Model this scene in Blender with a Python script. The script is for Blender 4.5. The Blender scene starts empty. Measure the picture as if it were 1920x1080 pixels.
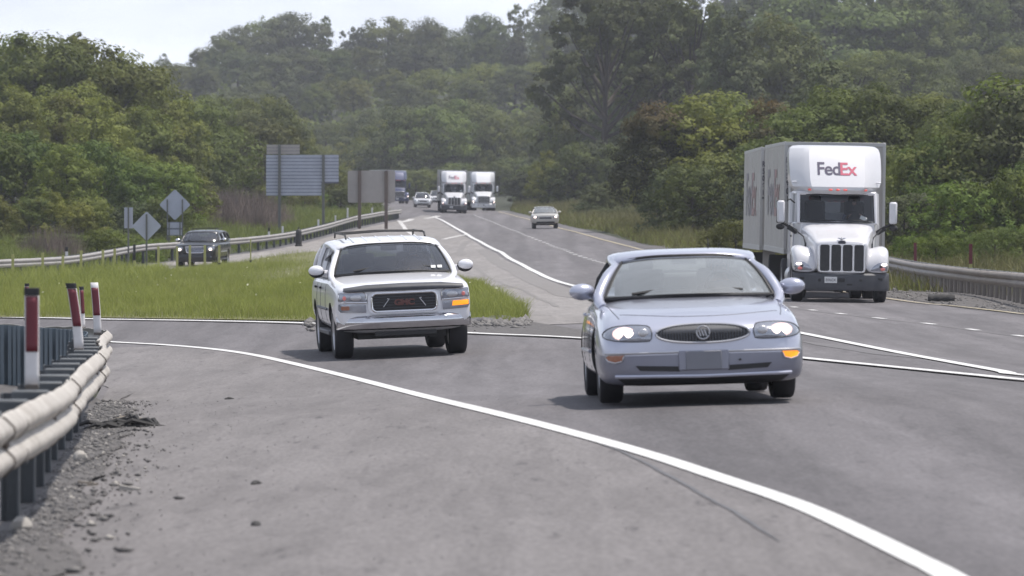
import bpy, bmesh, math, random
import numpy as np
from mathutils import Vector, Matrix
from mathutils.bvhtree import BVHTree
random.seed(7)
RNG = np.random.default_rng(7)
R = math.radians
SC = bpy.context.scene
COL = SC.collection
PI = math.pi

# ------------------------------------------------------------------ tagging
def tag(o, label=None, cat=None, group=None, kind=None):
    if label: o['label'] = label
    if cat: o['category'] = cat
    if group: o['group'] = group
    if kind: o['kind'] = kind
    return o

def empty(name, loc=(0, 0, 0), rz=0.0):
    o = bpy.data.objects.new(name, None)
    COL.objects.link(o)
    o.empty_display_size = 0.3
    o.location = loc
    o.rotation_euler = (0, 0, rz)
    return o

KIDS = {}
def link(o, parent=None):
    COL.objects.link(o)
    if parent is not None:
        o.parent = parent
        KIDS.setdefault(parent.name, []).append(o)
    return o

def copy_tree(o, parent=None, top=True):
    c = o.copy()
    link(c, parent)
    for ch in list(KIDS.get(o.name, [])):
        copy_tree(ch, c, False)
    return c

# ------------------------------------------------------------------ materials
def mat(name, col=(0.5, 0.5, 0.5), rough=0.5, metal=0.0, coat=0.0, noise=None, emit=None, estr=0.0, bump=None, spec=None):
    m = bpy.data.materials.new(name)
    m.use_nodes = True
    nt = m.node_tree
    b = nt.nodes['Principled BSDF']
    b.inputs['Base Color'].default_value = (*col, 1)
    b.inputs['Roughness'].default_value = rough
    b.inputs['Metallic'].default_value = metal
    b.inputs['Coat Weight'].default_value = coat
    b.inputs['Coat Roughness'].default_value = 0.06
    if spec is not None: b.inputs['Specular IOR Level'].default_value = spec
    if emit:
        b.inputs['Emission Color'].default_value = (*emit, 1)
        b.inputs['Emission Strength'].default_value = estr
    if noise or bump:
        tc = nt.nodes.new('ShaderNodeTexCoord')
    if noise:                      # (scale, amount, other colour)
        n = nt.nodes.new('ShaderNodeTexNoise')
        n.inputs['Scale'].default_value = noise[0]
        n.inputs['Detail'].default_value = 6
        n.inputs['Roughness'].default_value = 0.65
        nt.links.new(tc.outputs['Object'], n.inputs['Vector'])
        r = nt.nodes.new('ShaderNodeValToRGB')
        r.color_ramp.elements[0].position = 0.5 - noise[1]
        r.color_ramp.elements[1].position = 0.5 + noise[1]
        r.color_ramp.elements[0].color = (*noise[2], 1)
        r.color_ramp.elements[1].color = (*col, 1)
        nt.links.new(n.outputs['Fac'], r.inputs['Fac'])
        nt.links.new(r.outputs['Color'], b.inputs['Base Color'])
    if bump:
        n2 = nt.nodes.new('ShaderNodeTexNoise')
        n2.inputs['Scale'].default_value = bump[0]
        n2.inputs['Detail'].default_value = 4
        nt.links.new(tc.outputs['Object'], n2.inputs['Vector'])
        bp = nt.nodes.new('ShaderNodeBump')
        bp.inputs['Strength'].default_value = bump[1]
        bp.inputs['Distance'].default_value = bump[2]
        nt.links.new(n2.outputs['Fac'], bp.inputs['Height'])
        nt.links.new(bp.outputs['Normal'], b.inputs['Normal'])
    return m

def glass_mat(name, tint, gloss=0.12, rough=0.03, haze=0.0, hazecol=(0.5, 0.55, 0.55)):
    m = bpy.data.materials.new(name)
    m.use_nodes = True
    nt = m.node_tree
    nt.nodes.clear()
    out = nt.nodes.new('ShaderNodeOutputMaterial')
    tr = nt.nodes.new('ShaderNodeBsdfTransparent'); tr.inputs['Color'].default_value = (*tint, 1)
    gl = nt.nodes.new('ShaderNodeBsdfGlossy'); gl.inputs['Roughness'].default_value = rough
    fr = nt.nodes.new('ShaderNodeFresnel'); fr.inputs['IOR'].default_value = 1.5
    ad = nt.nodes.new('ShaderNodeMath'); ad.operation = 'ADD'; ad.use_clamp = True
    ad.inputs[1].default_value = gloss
    mx = nt.nodes.new('ShaderNodeMixShader')
    nt.links.new(fr.outputs[0], ad.inputs[0])
    nt.links.new(ad.outputs[0], mx.inputs[0])
    nt.links.new(tr.outputs[0], mx.inputs[1])
    nt.links.new(gl.outputs[0], mx.inputs[2])
    last = mx
    if haze > 0:
        df = nt.nodes.new('ShaderNodeBsdfDiffuse'); df.inputs['Color'].default_value = (*hazecol, 1)
        m2 = nt.nodes.new('ShaderNodeMixShader'); m2.inputs[0].default_value = haze
        nt.links.new(mx.outputs[0], m2.inputs[1]); nt.links.new(df.outputs[0], m2.inputs[2])
        last = m2
    nt.links.new(last.outputs[0], out.inputs[0])
    return m

def pavement_mat(name, c0, c1, spots=0.0, stretch=(1, 1, 1), rough=0.85, tracks=False):
    m = bpy.data.materials.new(name); m.use_nodes = True
    nt = m.node_tree; b = nt.nodes['Principled BSDF']
    b.inputs['Roughness'].default_value = rough
    b.inputs['Specular IOR Level'].default_value = 0.3
    tc = nt.nodes.new('ShaderNodeTexCoord')
    mp = nt.nodes.new('ShaderNodeMapping'); mp.inputs['Scale'].default_value = stretch
    nt.links.new(tc.outputs['Object'], mp.inputs['Vector'])
    n = nt.nodes.new('ShaderNodeTexNoise'); n.inputs['Scale'].default_value = 0.35; n.inputs['Detail'].default_value = 8; n.inputs['Roughness'].default_value = 0.6
    nt.links.new(mp.outputs[0], n.inputs['Vector'])
    r = nt.nodes.new('ShaderNodeValToRGB')
    r.color_ramp.elements[0].position = 0.3; r.color_ramp.elements[1].position = 0.7
    r.color_ramp.elements[0].color = (*c0, 1); r.color_ramp.elements[1].color = (*c1, 1)
    nt.links.new(n.outputs['Fac'], r.inputs['Fac'])
    n3 = nt.nodes.new('ShaderNodeTexNoise'); n3.inputs['Scale'].default_value = 28; n3.inputs['Detail'].default_value = 3
    mg = nt.nodes.new('ShaderNodeMapping'); mg.inputs['Scale'].default_value = (1.0, 0.22, 1)
    nt.links.new(tc.outputs['Object'], mg.inputs['Vector']); nt.links.new(mg.outputs[0], n3.inputs['Vector'])
    r3 = nt.nodes.new('ShaderNodeMapRange'); r3.inputs[1].default_value = 0.3; r3.inputs[2].default_value = 0.7; r3.inputs[3].default_value = 0.84; r3.inputs[4].default_value = 1.14
    nt.links.new(n3.outputs['Fac'], r3.inputs[0])
    mul = nt.nodes.new('ShaderNodeMixRGB'); mul.blend_type = 'MULTIPLY'; mul.inputs[0].default_value = 1
    nt.links.new(r.outputs['Color'], mul.inputs[1]); nt.links.new(r3.outputs[0], mul.inputs[2])
    last = mul
    if spots > 0:                                   # dark tar and oil spots
        mp2 = nt.nodes.new('ShaderNodeMapping'); mp2.inputs['Scale'].default_value = (1.0, 0.13, 1)
        nt.links.new(tc.outputs['Object'], mp2.inputs['Vector'])
        n2 = nt.nodes.new('ShaderNodeTexNoise'); n2.inputs['Scale'].default_value = 7.0; n2.inputs['Detail'].default_value = 3; n2.inputs['Roughness'].default_value = 0.7
        nt.links.new(mp2.outputs[0], n2.inputs['Vector'])
        r2 = nt.nodes.new('ShaderNodeMapRange'); r2.inputs[1].default_value = 0.6; r2.inputs[2].default_value = 0.72; r2.inputs[3].default_value = 0.0; r2.inputs[4].default_value = spots
        nt.links.new(n2.outputs['Fac'], r2.inputs[0])
        mx = nt.nodes.new('ShaderNodeMixRGB'); mx.inputs[2].default_value = (c0[0]*0.35, c0[1]*0.35, c0[2]*0.37, 1)
        nt.links.new(r2.outputs[0], mx.inputs[0]); nt.links.new(last.outputs[0], mx.inputs[1])
        last = mx
    # broad worn patches, and wheel paths that run with the lanes
    np_ = nt.nodes.new('ShaderNodeTexNoise'); np_.inputs['Scale'].default_value = 2.4; np_.inputs['Detail'].default_value = 9; np_.inputs['Roughness'].default_value = 0.72; np_.inputs['Distortion'].default_value = 0.6
    mq = nt.nodes.new('ShaderNodeMapping'); mq.inputs['Scale'].default_value = (1.0, 0.11, 1)
    nt.links.new(tc.outputs['Object'], mq.inputs['Vector']); nt.links.new(mq.outputs[0], np_.inputs['Vector'])
    rp = nt.nodes.new('ShaderNodeMapRange'); rp.inputs[1].default_value = 0.38; rp.inputs[2].default_value = 0.62; rp.inputs[3].default_value = 0.84; rp.inputs[4].default_value = 1.10
    nt.links.new(np_.outputs['Fac'], rp.inputs[0])
    m2 = nt.nodes.new('ShaderNodeMixRGB'); m2.blend_type = 'MULTIPLY'; m2.inputs[0].default_value = 1
    nt.links.new(last.outputs[0], m2.inputs[1]); nt.links.new(rp.outputs[0], m2.inputs[2]); last = m2
    if tracks:
        mt = nt.nodes.new('ShaderNodeMapping'); mt.inputs['Scale'].default_value = (1.1, 0.018, 1); mt.inputs['Rotation'].default_value = (0, 0, R(5))
        nt.links.new(tc.outputs['Object'], mt.inputs['Vector'])
        n5 = nt.nodes.new('ShaderNodeTexNoise'); n5.inputs['Scale'].default_value = 1.0; n5.inputs['Detail'].default_value = 3
        nt.links.new(mt.outputs[0], n5.inputs['Vector'])
        r5 = nt.nodes.new('ShaderNodeMapRange'); r5.inputs[1].default_value = 0.36; r5.inputs[2].default_value = 0.64; r5.inputs[3].default_value = 0.80; r5.inputs[4].default_value = 1.10
        nt.links.new(n5.outputs['Fac'], r5.inputs[0])
        m3 = nt.nodes.new('ShaderNodeMixRGB'); m3.blend_type = 'MULTIPLY'; m3.inputs[0].default_value = 1
        nt.links.new(last.outputs[0], m3.inputs[1]); nt.links.new(r5.outputs[0], m3.inputs[2]); last = m3
    nt.links.new(last.outputs[0], b.inputs['Base Color'])
    bp = nt.nodes.new('ShaderNodeBump'); bp.inputs['Strength'].default_value = 0.35; bp.inputs['Distance'].default_value = 0.01
    nt.links.new(n3.outputs['Fac'], bp.inputs['Height']); nt.links.new(bp.outputs[0], b.inputs['Normal'])
    return m

def leaf_mat(name, dark, light, hue=0.03, scale=0.35, transl=0.36, accent=None):
    m = bpy.data.materials.new(name); m.use_nodes = True
    nt = m.node_tree; b = nt.nodes['Principled BSDF']
    b.inputs['Roughness'].default_value = 0.65; b.inputs['Specular IOR Level'].default_value = 0.25
    tc = nt.nodes.new('ShaderNodeTexCoord')
    oi = nt.nodes.new('ShaderNodeObjectInfo')
    n = nt.nodes.new('ShaderNodeTexNoise'); n.inputs['Scale'].default_value = scale; n.inputs['Detail'].default_value = 5; n.inputs['Roughness'].default_value = 0.7
    nt.links.new(tc.outputs['Object'], n.inputs['Vector'])
    r = nt.nodes.new('ShaderNodeValToRGB')
    r.color_ramp.elements[0].position = 0.32; r.color_ramp.elements[1].position = 0.68
    r.color_ramp.elements[0].color = (*dark, 1); r.color_ramp.elements[1].color = (*light, 1)
    nt.links.new(n.outputs['Fac'], r.inputs['Fac'])
    hs = nt.nodes.new('ShaderNodeHueSaturation')
    mh = nt.nodes.new('ShaderNodeMapRange'); mh.inputs[3].default_value = 0.5 - hue * 0.25; mh.inputs[4].default_value = 0.5 + hue
    nt.links.new(oi.outputs['Random'], mh.inputs[0]); nt.links.new(mh.outputs[0], hs.inputs['Hue'])
    mv = nt.nodes.new('ShaderNodeMath'); mv.operation = 'MULTIPLY'; mv.inputs[1].default_value = 7.31
    fr = nt.nodes.new('ShaderNodeMath'); fr.operation = 'FRACT'
    mr = nt.nodes.new('ShaderNodeMapRange'); mr.inputs[3].default_value = 0.7; mr.inputs[4].default_value = 1.3
    nt.links.new(oi.outputs['Random'], mv.inputs[0]); nt.links.new(mv.outputs[0], fr.inputs[0]); nt.links.new(fr.outputs[0], mr.inputs[0]); nt.links.new(mr.outputs[0], hs.inputs['Value'])
    nt.links.new(r.outputs['Color'], hs.inputs['Color'])
    last = hs
    if accent:                                    # autumn colour on the upper, outer leaves of this species
        sx = nt.nodes.new('ShaderNodeSeparateXYZ'); nt.links.new(tc.outputs['Generated'], sx.inputs[0])
        ma = nt.nodes.new('ShaderNodeMath'); ma.operation = 'MULTIPLY_ADD'; ma.inputs[1].default_value = 0.7
        nt.links.new(n.outputs['Fac'], ma.inputs[0]); nt.links.new(sx.outputs['Z'], ma.inputs[2])
        mr2 = nt.nodes.new('ShaderNodeMapRange'); mr2.inputs[1].default_value = 1.02; mr2.inputs[2].default_value = 1.25; mr2.inputs[4].default_value = 0.38
        nt.links.new(ma.outputs[0], mr2.inputs[0])
        mx = nt.nodes.new('ShaderNodeMixRGB'); mx.inputs[2].default_value = (*accent, 1)
        nt.links.new(mr2.outputs[0], mx.inputs[0]); nt.links.new(hs.outputs[0], mx.inputs[1]); last = mx
    nt.links.new(last.outputs[0], b.inputs['Base Color'])
    out = nt.nodes['Material Output']
    tl = nt.nodes.new('ShaderNodeBsdfTranslucent'); nt.links.new(last.outputs[0], tl.inputs['Color'])
    ms = nt.nodes.new('ShaderNodeMixShader'); ms.inputs[0].default_value = transl
    nt.links.new(b.outputs[0], ms.inputs[1]); nt.links.new(tl.outputs[0], ms.inputs[2]); nt.links.new(ms.outputs[0], out.inputs[0])
    return m

M = {}
def setup_mats():
    M['asphalt'] = pavement_mat('asphalt', (0.110, 0.104, 0.110), (0.154, 0.146, 0.153), 0.3, (0.9, 0.12, 1), tracks=True)
    M['shoulder'] = pavement_mat('shoulder_asphalt', (0.140, 0.131, 0.132), (0.174, 0.164, 0.165), 0.6, (0.8, 0.3, 1))
    M['gore'] = pavement_mat('pale_pavement', (0.185, 0.174, 0.170), (0.242, 0.229, 0.224), 0.35, (1.0, 0.2, 1))
    M['ramp'] = pavement_mat('ramp_pavement', (0.20, 0.185, 0.178), (0.25, 0.235, 0.225), 0.2, (0.6, 0.2, 1))
    M['mark'] = mat('white_road_paint', (0.70, 0.70, 0.695), 0.6, noise=(10, 0.2, (0.46, 0.455, 0.45)))
    M['markold'] = mat('worn_white_paint', (0.62, 0.61, 0.60), 0.7, noise=(5, 0.12, (0.28, 0.27, 0.27)))
    M['yellow'] = mat('worn_yellow_paint', (0.50, 0.43, 0.27), 0.7, noise=(4, 0.15, (0.27, 0.24, 0.19)))
    M['tar'] = mat('crack_sealant', (0.075, 0.073, 0.077), 0.6, noise=(3, 0.2, (0.11, 0.107, 0.11)))
    M['patch'] = mat('dark_asphalt_band', (0.105, 0.10, 0.105), 0.8, noise=(0.8, 0.2, (0.14, 0.133, 0.135)))
    M['soil'] = mat('leafy_soil', (0.032, 0.038, 0.016), 0.95, noise=(0.3, 0.25, (0.022, 0.026, 0.012)))
    M['turf'] = mat('turf_soil', (0.15, 0.155, 0.052), 0.95, noise=(0.5, 0.25, (0.10, 0.095, 0.042)))
    M['gravelbed'] = mat('gravel_bed', (0.145, 0.136, 0.133), 0.95, noise=(14, 0.2, (0.05, 0.048, 0.05)), bump=(30, 0.8, 0.03))
    M['stone'] = mat('grey_stone', (0.22, 0.21, 0.203), 0.9, noise=(3.0, 0.2, (0.075, 0.072, 0.073)))
    M['palestone'] = mat('pale_stone', (0.42, 0.40, 0.37), 0.9, noise=(8, 0.3, (0.28, 0.26, 0.24)))
    M['rubber'] = mat('tyre_rubber', (0.018, 0.018, 0.022), 0.75, bump=(60, 0.3, 0.005))
    M['shred'] = mat('shredded_rubber', (0.02, 0.02, 0.022), 0.8, noise=(12, 0.2, (0.045, 0.043, 0.043)))
    M['wood'] = mat('weathered_stick', (0.34, 0.30, 0.25), 0.85, noise=(10, 0.3, (0.2, 0.17, 0.14)))
    M['bark'] = mat('bark', (0.075, 0.062, 0.05), 0.95, noise=(1.5, 0.3, (0.04, 0.034, 0.03)))
    M['galv'] = mat('galvanised_steel', (0.52, 0.49, 0.45), 0.55, 0.15, noise=(7, 0.2, (0.33, 0.30, 0.265)), bump=(5, 0.35, 0.02))
    M['galvdull'] = mat('dull_galvanised_steel', (0.37, 0.335, 0.305), 0.6, 0.25, noise=(1.5, 0.3, (0.22, 0.20, 0.19)))
    M['poststeel'] = mat('dark_post_steel', (0.12, 0.13, 0.14), 0.6, 0.2, noise=(3, 0.3, (0.07, 0.075, 0.08)))
    M['backsteel'] = mat('bluish_rail_back', (0.12, 0.155, 0.185), 0.6, 0.2, noise=(2, 0.3, (0.08, 0.105, 0.13)))
    M['bolt'] = mat('rusty_bolt', (0.15, 0.13, 0.115), 0.7, 0.4)
    M['postwhite'] = mat('white_plastic', (0.74, 0.73, 0.74), 0.5, noise=(5, 0.3, (0.6, 0.58, 0.58)))
    M['postred'] = mat('red_reflector_sheet', (0.15, 0.018, 0.03), 0.45, noise=(8, 0.3, (0.11, 0.014, 0.024)))
    M['black'] = mat('black_plastic', (0.018, 0.018, 0.02), 0.6)
    M['darkgrey'] = mat('dark_grey_plastic', (0.082, 0.085, 0.098), 0.55, noise=(3, 0.3, (0.04, 0.042, 0.05)))
    M['ygreen'] = mat('yellow_green_marker', (0.36, 0.36, 0.13), 0.6)
    M['signback'] = mat('sign_back_aluminium', (0.46, 0.49, 0.58), 0.5, 0.3, noise=(0.8, 0.3, (0.31, 0.33, 0.39)))
    M['signback2'] = mat('weathered_sign_back', (0.43, 0.40, 0.38), 0.6, 0.2, noise=(0.9, 0.3, (0.29, 0.27, 0.26)))
    M['signpost'] = mat('weathered_green_post', (0.14, 0.15, 0.14), 0.7, noise=(2, 0.3, (0.10, 0.10, 0.095)))
    M['woodpost'] = mat('brown_wood_post', (0.16, 0.12, 0.10), 0.85, noise=(3, 0.3, (0.10, 0.08, 0.07)))
    M['chrome'] = mat('chrome', (0.72, 0.72, 0.74), 0.16, 1.0)
    M['satin'] = mat('satin_bright_trim', (0.52, 0.52, 0.54), 0.35, 0.8)
    M['rim'] = mat('alloy_rim', (0.42, 0.42, 0.44), 0.35, 0.8)
    M['silverblue'] = mat('silver_blue_paint', (0.47, 0.485, 0.58), 0.28, 0.5, 1.0, noise=(1.2, 0.4, (0.44, 0.455, 0.545)))
    M['silverdark'] = mat('silver_blue_shade_and_trim', (0.24, 0.245, 0.295), 0.4, 0.5, 0.5, noise=(1.5, 0.35, (0.20, 0.205, 0.255)))  # darker body colour: painted shade low on the front, also moulding and bracket
    M['white'] = mat('white_paint', (0.74, 0.74, 0.78), 0.3, 0.0, 0.8, noise=(1.4, 0.4, (0.72, 0.72, 0.75)))
    M['truckwhite'] = mat('truck_white_paint', (0.66, 0.66, 0.69), 0.32, 0.0, 0.6, noise=(1.1, 0.4, (0.56, 0.56, 0.59)))
    M['trailerwhite'] = mat('mottled_trailer_white', (0.47, 0.455, 0.435), 0.6, 0.0, 0.0, noise=(0.6, 0.3, (0.37, 0.355, 0.335)))  # greyer, mottled white for the trailer boxes
    M['bluepaint'] = mat('navy_blue_paint', (0.035, 0.045, 0.11), 0.3, 0.2, 0.8)
    M['darkpaint'] = mat('black_paint', (0.010, 0.010, 0.013), 0.30, 0.0, 0.35)
    M['darkpaint'].node_tree.nodes['Principled BSDF'].inputs['IOR'].default_value = 1.5
    M['beige'] = mat('champagne_silver_paint', (0.46, 0.44, 0.41), 0.38, 0.3, 0.7)
    M['farwhite'] = mat('plain_white_paint', (0.70, 0.71, 0.74), 0.35, 0.0, 0.7)
    M['interior'] = mat('grey_interior', (0.12, 0.125, 0.13), 0.9)
    M['interiorlight'] = mat('pale_grey_interior', (0.32, 0.33, 0.33), 0.9)
    M['interiordark'] = mat('dark_interior', (0.028, 0.03, 0.036), 0.9)
    M['lens'] = mat('lamp_lens', (0.36, 0.38, 0.43), 0.14, 0.55, 1.0, noise=(9, 0.25, (0.22, 0.23, 0.27)))
    M['lamp'] = mat('lit_headlamp', (1, 0.95, 0.9), 0.3, emit=(1.0, 0.80, 0.72), estr=1.9)
    M['lampedge'] = mat('lamp_reflector_glow', (0.7, 0.4, 0.38), 0.3, emit=(1.0, 0.78, 0.73), estr=0.75)
    M['lampdim'] = mat('dim_red_lamp', (0.42, 0.16, 0.16), 0.3, emit=(1.0, 0.25, 0.22), estr=0.12)
    M['amberlit'] = mat('lit_amber_lamp', (0.9, 0.35, 0.03), 0.3, emit=(1.0, 0.27, 0.005), estr=0.75)
    M['amber'] = mat('amber_lens', (0.30, 0.12, 0.07), 0.25, 0.0, 0.8)
    M['marker'] = mat('red_marker_lens', (0.62, 0.10, 0.09), 0.3, emit=(1.0, 0.25, 0.2), estr=0.12)
    M['plate'] = mat('blank_grey_plate', (0.20, 0.205, 0.235), 0.5, noise=(3, 0.3, (0.17, 0.175, 0.20)))
    M['platewhite'] = mat('white_plate', (0.66, 0.66, 0.66), 0.5)
    M['ink'] = mat('dark_ink', (0.06, 0.06, 0.08), 0.6)
    M['purple'] = mat('dark_purple_ink', (0.045, 0.038, 0.085), 0.5)
    M['redink'] = mat('crimson_ink', (0.45, 0.06, 0.12), 0.5)
    M['fadedpurple'] = mat('faded_grey_purple_ink', (0.23, 0.215, 0.235), 0.6)
    M['fadedred'] = mat('faded_red_ink', (0.31, 0.20, 0.195), 0.6)
    M['emblemred'] = mat('dull_red_emblem', (0.13, 0.055, 0.05), 0.4, 0.2)
    M['wsBuick'] = glass_mat('pale_windscreen', (0.72, 0.76, 0.75), 0.22, 0.10, 0.19, (0.60, 0.64, 0.65))  # diffuse share puts the sky's pale reflection into the glass
    M['shade'] = glass_mat('tinted_shade_band', (0.35, 0.35, 0.40), 0.14, 0.05)
    M['wsdark'] = glass_mat('dark_windscreen', (0.42, 0.45, 0.52), 0.02, 0.05, 0.09, (0.45, 0.5, 0.62))
    M['wstruck'] = glass_mat('truck_windscreen', (0.55, 0.58, 0.62), 0.01, 0.05)
    M['side'] = glass_mat('side_glass', (0.40, 0.43, 0.44), 0.10, 0.03)
    M['skin'] = mat('skin', (0.42, 0.26, 0.20), 0.6)
    M['shirt'] = mat('blue_shirt', (0.12, 0.15, 0.24), 0.9)
    M['shirt2'] = mat('grey_shirt', (0.22, 0.22, 0.23), 0.9)
    M['hair'] = mat('brown_hair', (0.05, 0.035, 0.025), 0.8)
    M['flower'] = mat('white_wildflower', (0.62, 0.62, 0.44), 0.8)
    M['sticker'] = mat('white_paper_sticker', (0.72, 0.72, 0.70), 0.7)

# ------------------------------------------------------------------ mesh builder
class MB:
    def __init__(s): s.v = []; s.f = []; s.m = []
    def add(s, vs, fs, mi=0):
        b = len(s.v); s.v += [tuple(p) for p in vs]
        for f in fs: s.f.append(tuple(b + i for i in f)); s.m.append(mi)
        return s
    def box(s, c, d, mi=0, rot=None):
        hx, hy, hz = d[0]/2, d[1]/2, d[2]/2
        vs = [Vector((sx*hx, sy*hy, sz*hz)) for sz in (-1, 1) for sy in (-1, 1) for sx in (-1, 1)]
        if rot is not None: vs = [rot @ p for p in vs]
        c = Vector(c)
        return s.add([p + c for p in vs], [(0,2,3,1),(4,5,7,6),(0,1,5,4),(2,6,7,3),(0,4,6,2),(1,3,7,5)], mi)
    def grid(s, rows, mi=0, close=False):
        n = len(rows[0]); vs = [p for r in rows for p in r]; fs = []
        for i in range(len(rows)-1):
            for j in range(n if close else n-1):
                k = (j+1) % n
                fs.append((i*n+j, i*n+k, (i+1)*n+k, (i+1)*n+j))
        return s.add(vs, fs, mi)
    def tube(s, path, r, n=8, mi=0, cap=True):
        path = [Vector(p) for p in path]; rs = r if isinstance(r, (list, tuple)) else [r]*len(path)
        rows = []
        for i, p in enumerate(path):
            t = (path[min(i+1, len(path)-1)] - path[max(i-1, 0)]).normalized()
            a = Vector((0, 0, 1)) if abs(t.z) < 0.9 else Vector((1, 0, 0))
            u = t.cross(a).normalized(); w = t.cross(u)
            rows.append([p + (u*math.cos(2*PI*k/n) + w*math.sin(2*PI*k/n))*rs[i] for k in range(n)])
        b = len(s.v); s.grid(rows, mi, True)
        if cap:
            s.f.append(tuple(b + k for k in range(n))); s.m.append(mi)
            e = b + (len(rows)-1)*n; s.f.append(tuple(e + n-1-k for k in range(n))); s.m.append(mi)
        return s
    def lathe_x(s, prof, c, n=28, mi=0):           # profile (x offset, radius) turned about the x axis through c
        rows = [[(c[0]+x, c[1]+r*math.cos(2*PI*k/n), c[2]+r*math.sin(2*PI*k/n)) for k in range(n)] for x, r in prof]
        return s.grid(rows, mi, True)
    def ell(s, c, r, n=12, m=8, mi=0, rot=None):
        rows = []
        for i in range(m+1):
            a = PI*i/m - PI/2
            row = [Vector((r[0]*math.cos(a)*math.cos(2*PI*k/n), r[1]*math.cos(a)*math.sin(2*PI*k/n), r[2]*math.sin(a))) for k in range(n)]
            if rot is not None: row = [rot @ p for p in row]
            rows.append([p + Vector(c) for p in row])
        return s.grid(rows, mi, True)
    def prism(s, pts, y0, y1, mi=0):               # outline in (x, z), extruded along y
        n = len(pts)
        vs = [(x, y0, z) for x, z in pts] + [(x, y1, z) for x, z in pts]
        fs = [tuple(range(n-1, -1, -1)), tuple(range(n, 2*n))] + [(i, (i+1) % n, n+(i+1) % n, n+i) for i in range(n)]
        return s.add(vs, fs, mi)
    def build(s, name, mats, parent=None, sharp=35, bevel=0, sub=0, solid=0):
        me = bpy.data.meshes.new(name); me.from_pydata(s.v, [], s.f); me.update()
        if not isinstance(mats, (list, tuple)): mats = [mats]
        for m in mats: me.materials.append(m)
        if len(mats) > 1: me.polygons.foreach_set('material_index', s.m)
        bm = bmesh.new(); bm.from_mesh(me); bmesh.ops.remove_doubles(bm, verts=bm.verts, dist=1e-5); bmesh.ops.recalc_face_normals(bm, faces=bm.faces); bm.to_mesh(me); bm.free()
        me.polygons.foreach_set('use_smooth', [True]*len(me.polygons))
        if sub == 0: me.set_sharp_from_angle(angle=R(sharp))
        o = bpy.data.objects.new(name, me); link(o, parent)
        if solid: x = o.modifiers.new('thick', 'SOLIDIFY'); x.thickness = solid; x.offset = -1
        if bevel: x = o.modifiers.new('edge', 'BEVEL'); x.width = bevel; x.segments = 2; x.limit_method = 'ANGLE'
        if sub: x = o.modifiers.new('round', 'SUBSURF'); x.levels = x.render_levels = sub
        return o

def bake(o):
    dg = bpy.context.evaluated_depsgraph_get(); dg.update()
    me = bpy.data.meshes.new_from_object(o.evaluated_get(dg))
    o.modifiers.clear(); o.data = me
    return o

def np_mesh(name, V, F, m, smooth=False):
    V = np.asarray(V, dtype=np.float32); F = np.asarray(F, dtype=np.int32); k = F.shape[1]
    me = bpy.data.meshes.new(name)
    me.vertices.add(len(V)); me.vertices.foreach_set('co', V.ravel())
    me.loops.add(F.size); me.loops.foreach_set('vertex_index', F.ravel())
    me.polygons.add(len(F)); me.polygons.foreach_set('loop_start', np.arange(0, F.size, k, dtype=np.int32))
    me.update(calc_edges=True)
    if smooth: me.polygons.foreach_set('use_smooth', [True]*len(F))
    me.materials.append(m)
    return me

def spline(P, n=None, step=None):
    """Catmull-Rom through P, resampled evenly."""
    P = np.asarray(P, float); Q = np.vstack([2*P[0]-P[1], P, 2*P[-1]-P[-2]]); out = []
    for i in range(1, len(Q)-2):
        for t in np.linspace(0, 1, 40, endpoint=False):
            a, b, c, d = Q[i-1:i+3]
            out.append(0.5*((2*b)+(c-a)*t+(2*a-5*b+4*c-d)*t*t+(3*b-a-3*c+d)*t**3))
    out.append(P[-1]); out = np.array(out)
    L = np.r_[0, np.cumsum(np.linalg.norm(np.diff(out, axis=0), axis=1))]
    if n is None: n = max(2, int(L[-1]/step)+1)
    u = np.linspace(0, L[-1], n)
    return np.stack([np.interp(u, L, out[:, k]) for k in range(P.shape[1])], 1)

def text_mesh(name, body, size, m, parent, extrude=0.0, bold=0.0, xscale=1.0):
    cu = bpy.data.curves.new(name, 'FONT'); cu.body = body; cu.size = size; cu.align_x = 'CENTER'; cu.align_y = 'CENTER'
    cu.offset = bold; cu.extrude = extrude; cu.space_character = 0.92
    o = bpy.data.objects.new(name, cu); COL.objects.link(o)
    dg = bpy.context.evaluated_depsgraph_get(); dg.update()
    me = bpy.data.meshes.new_from_object(o.evaluated_get(dg))
    bpy.data.objects.remove(o)
    for v in me.vertices: v.co.x *= xscale
    me.materials.clear(); me.materials.append(m)
    t = bpy.data.objects.new(name, me); link(t, parent)
    return t

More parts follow.
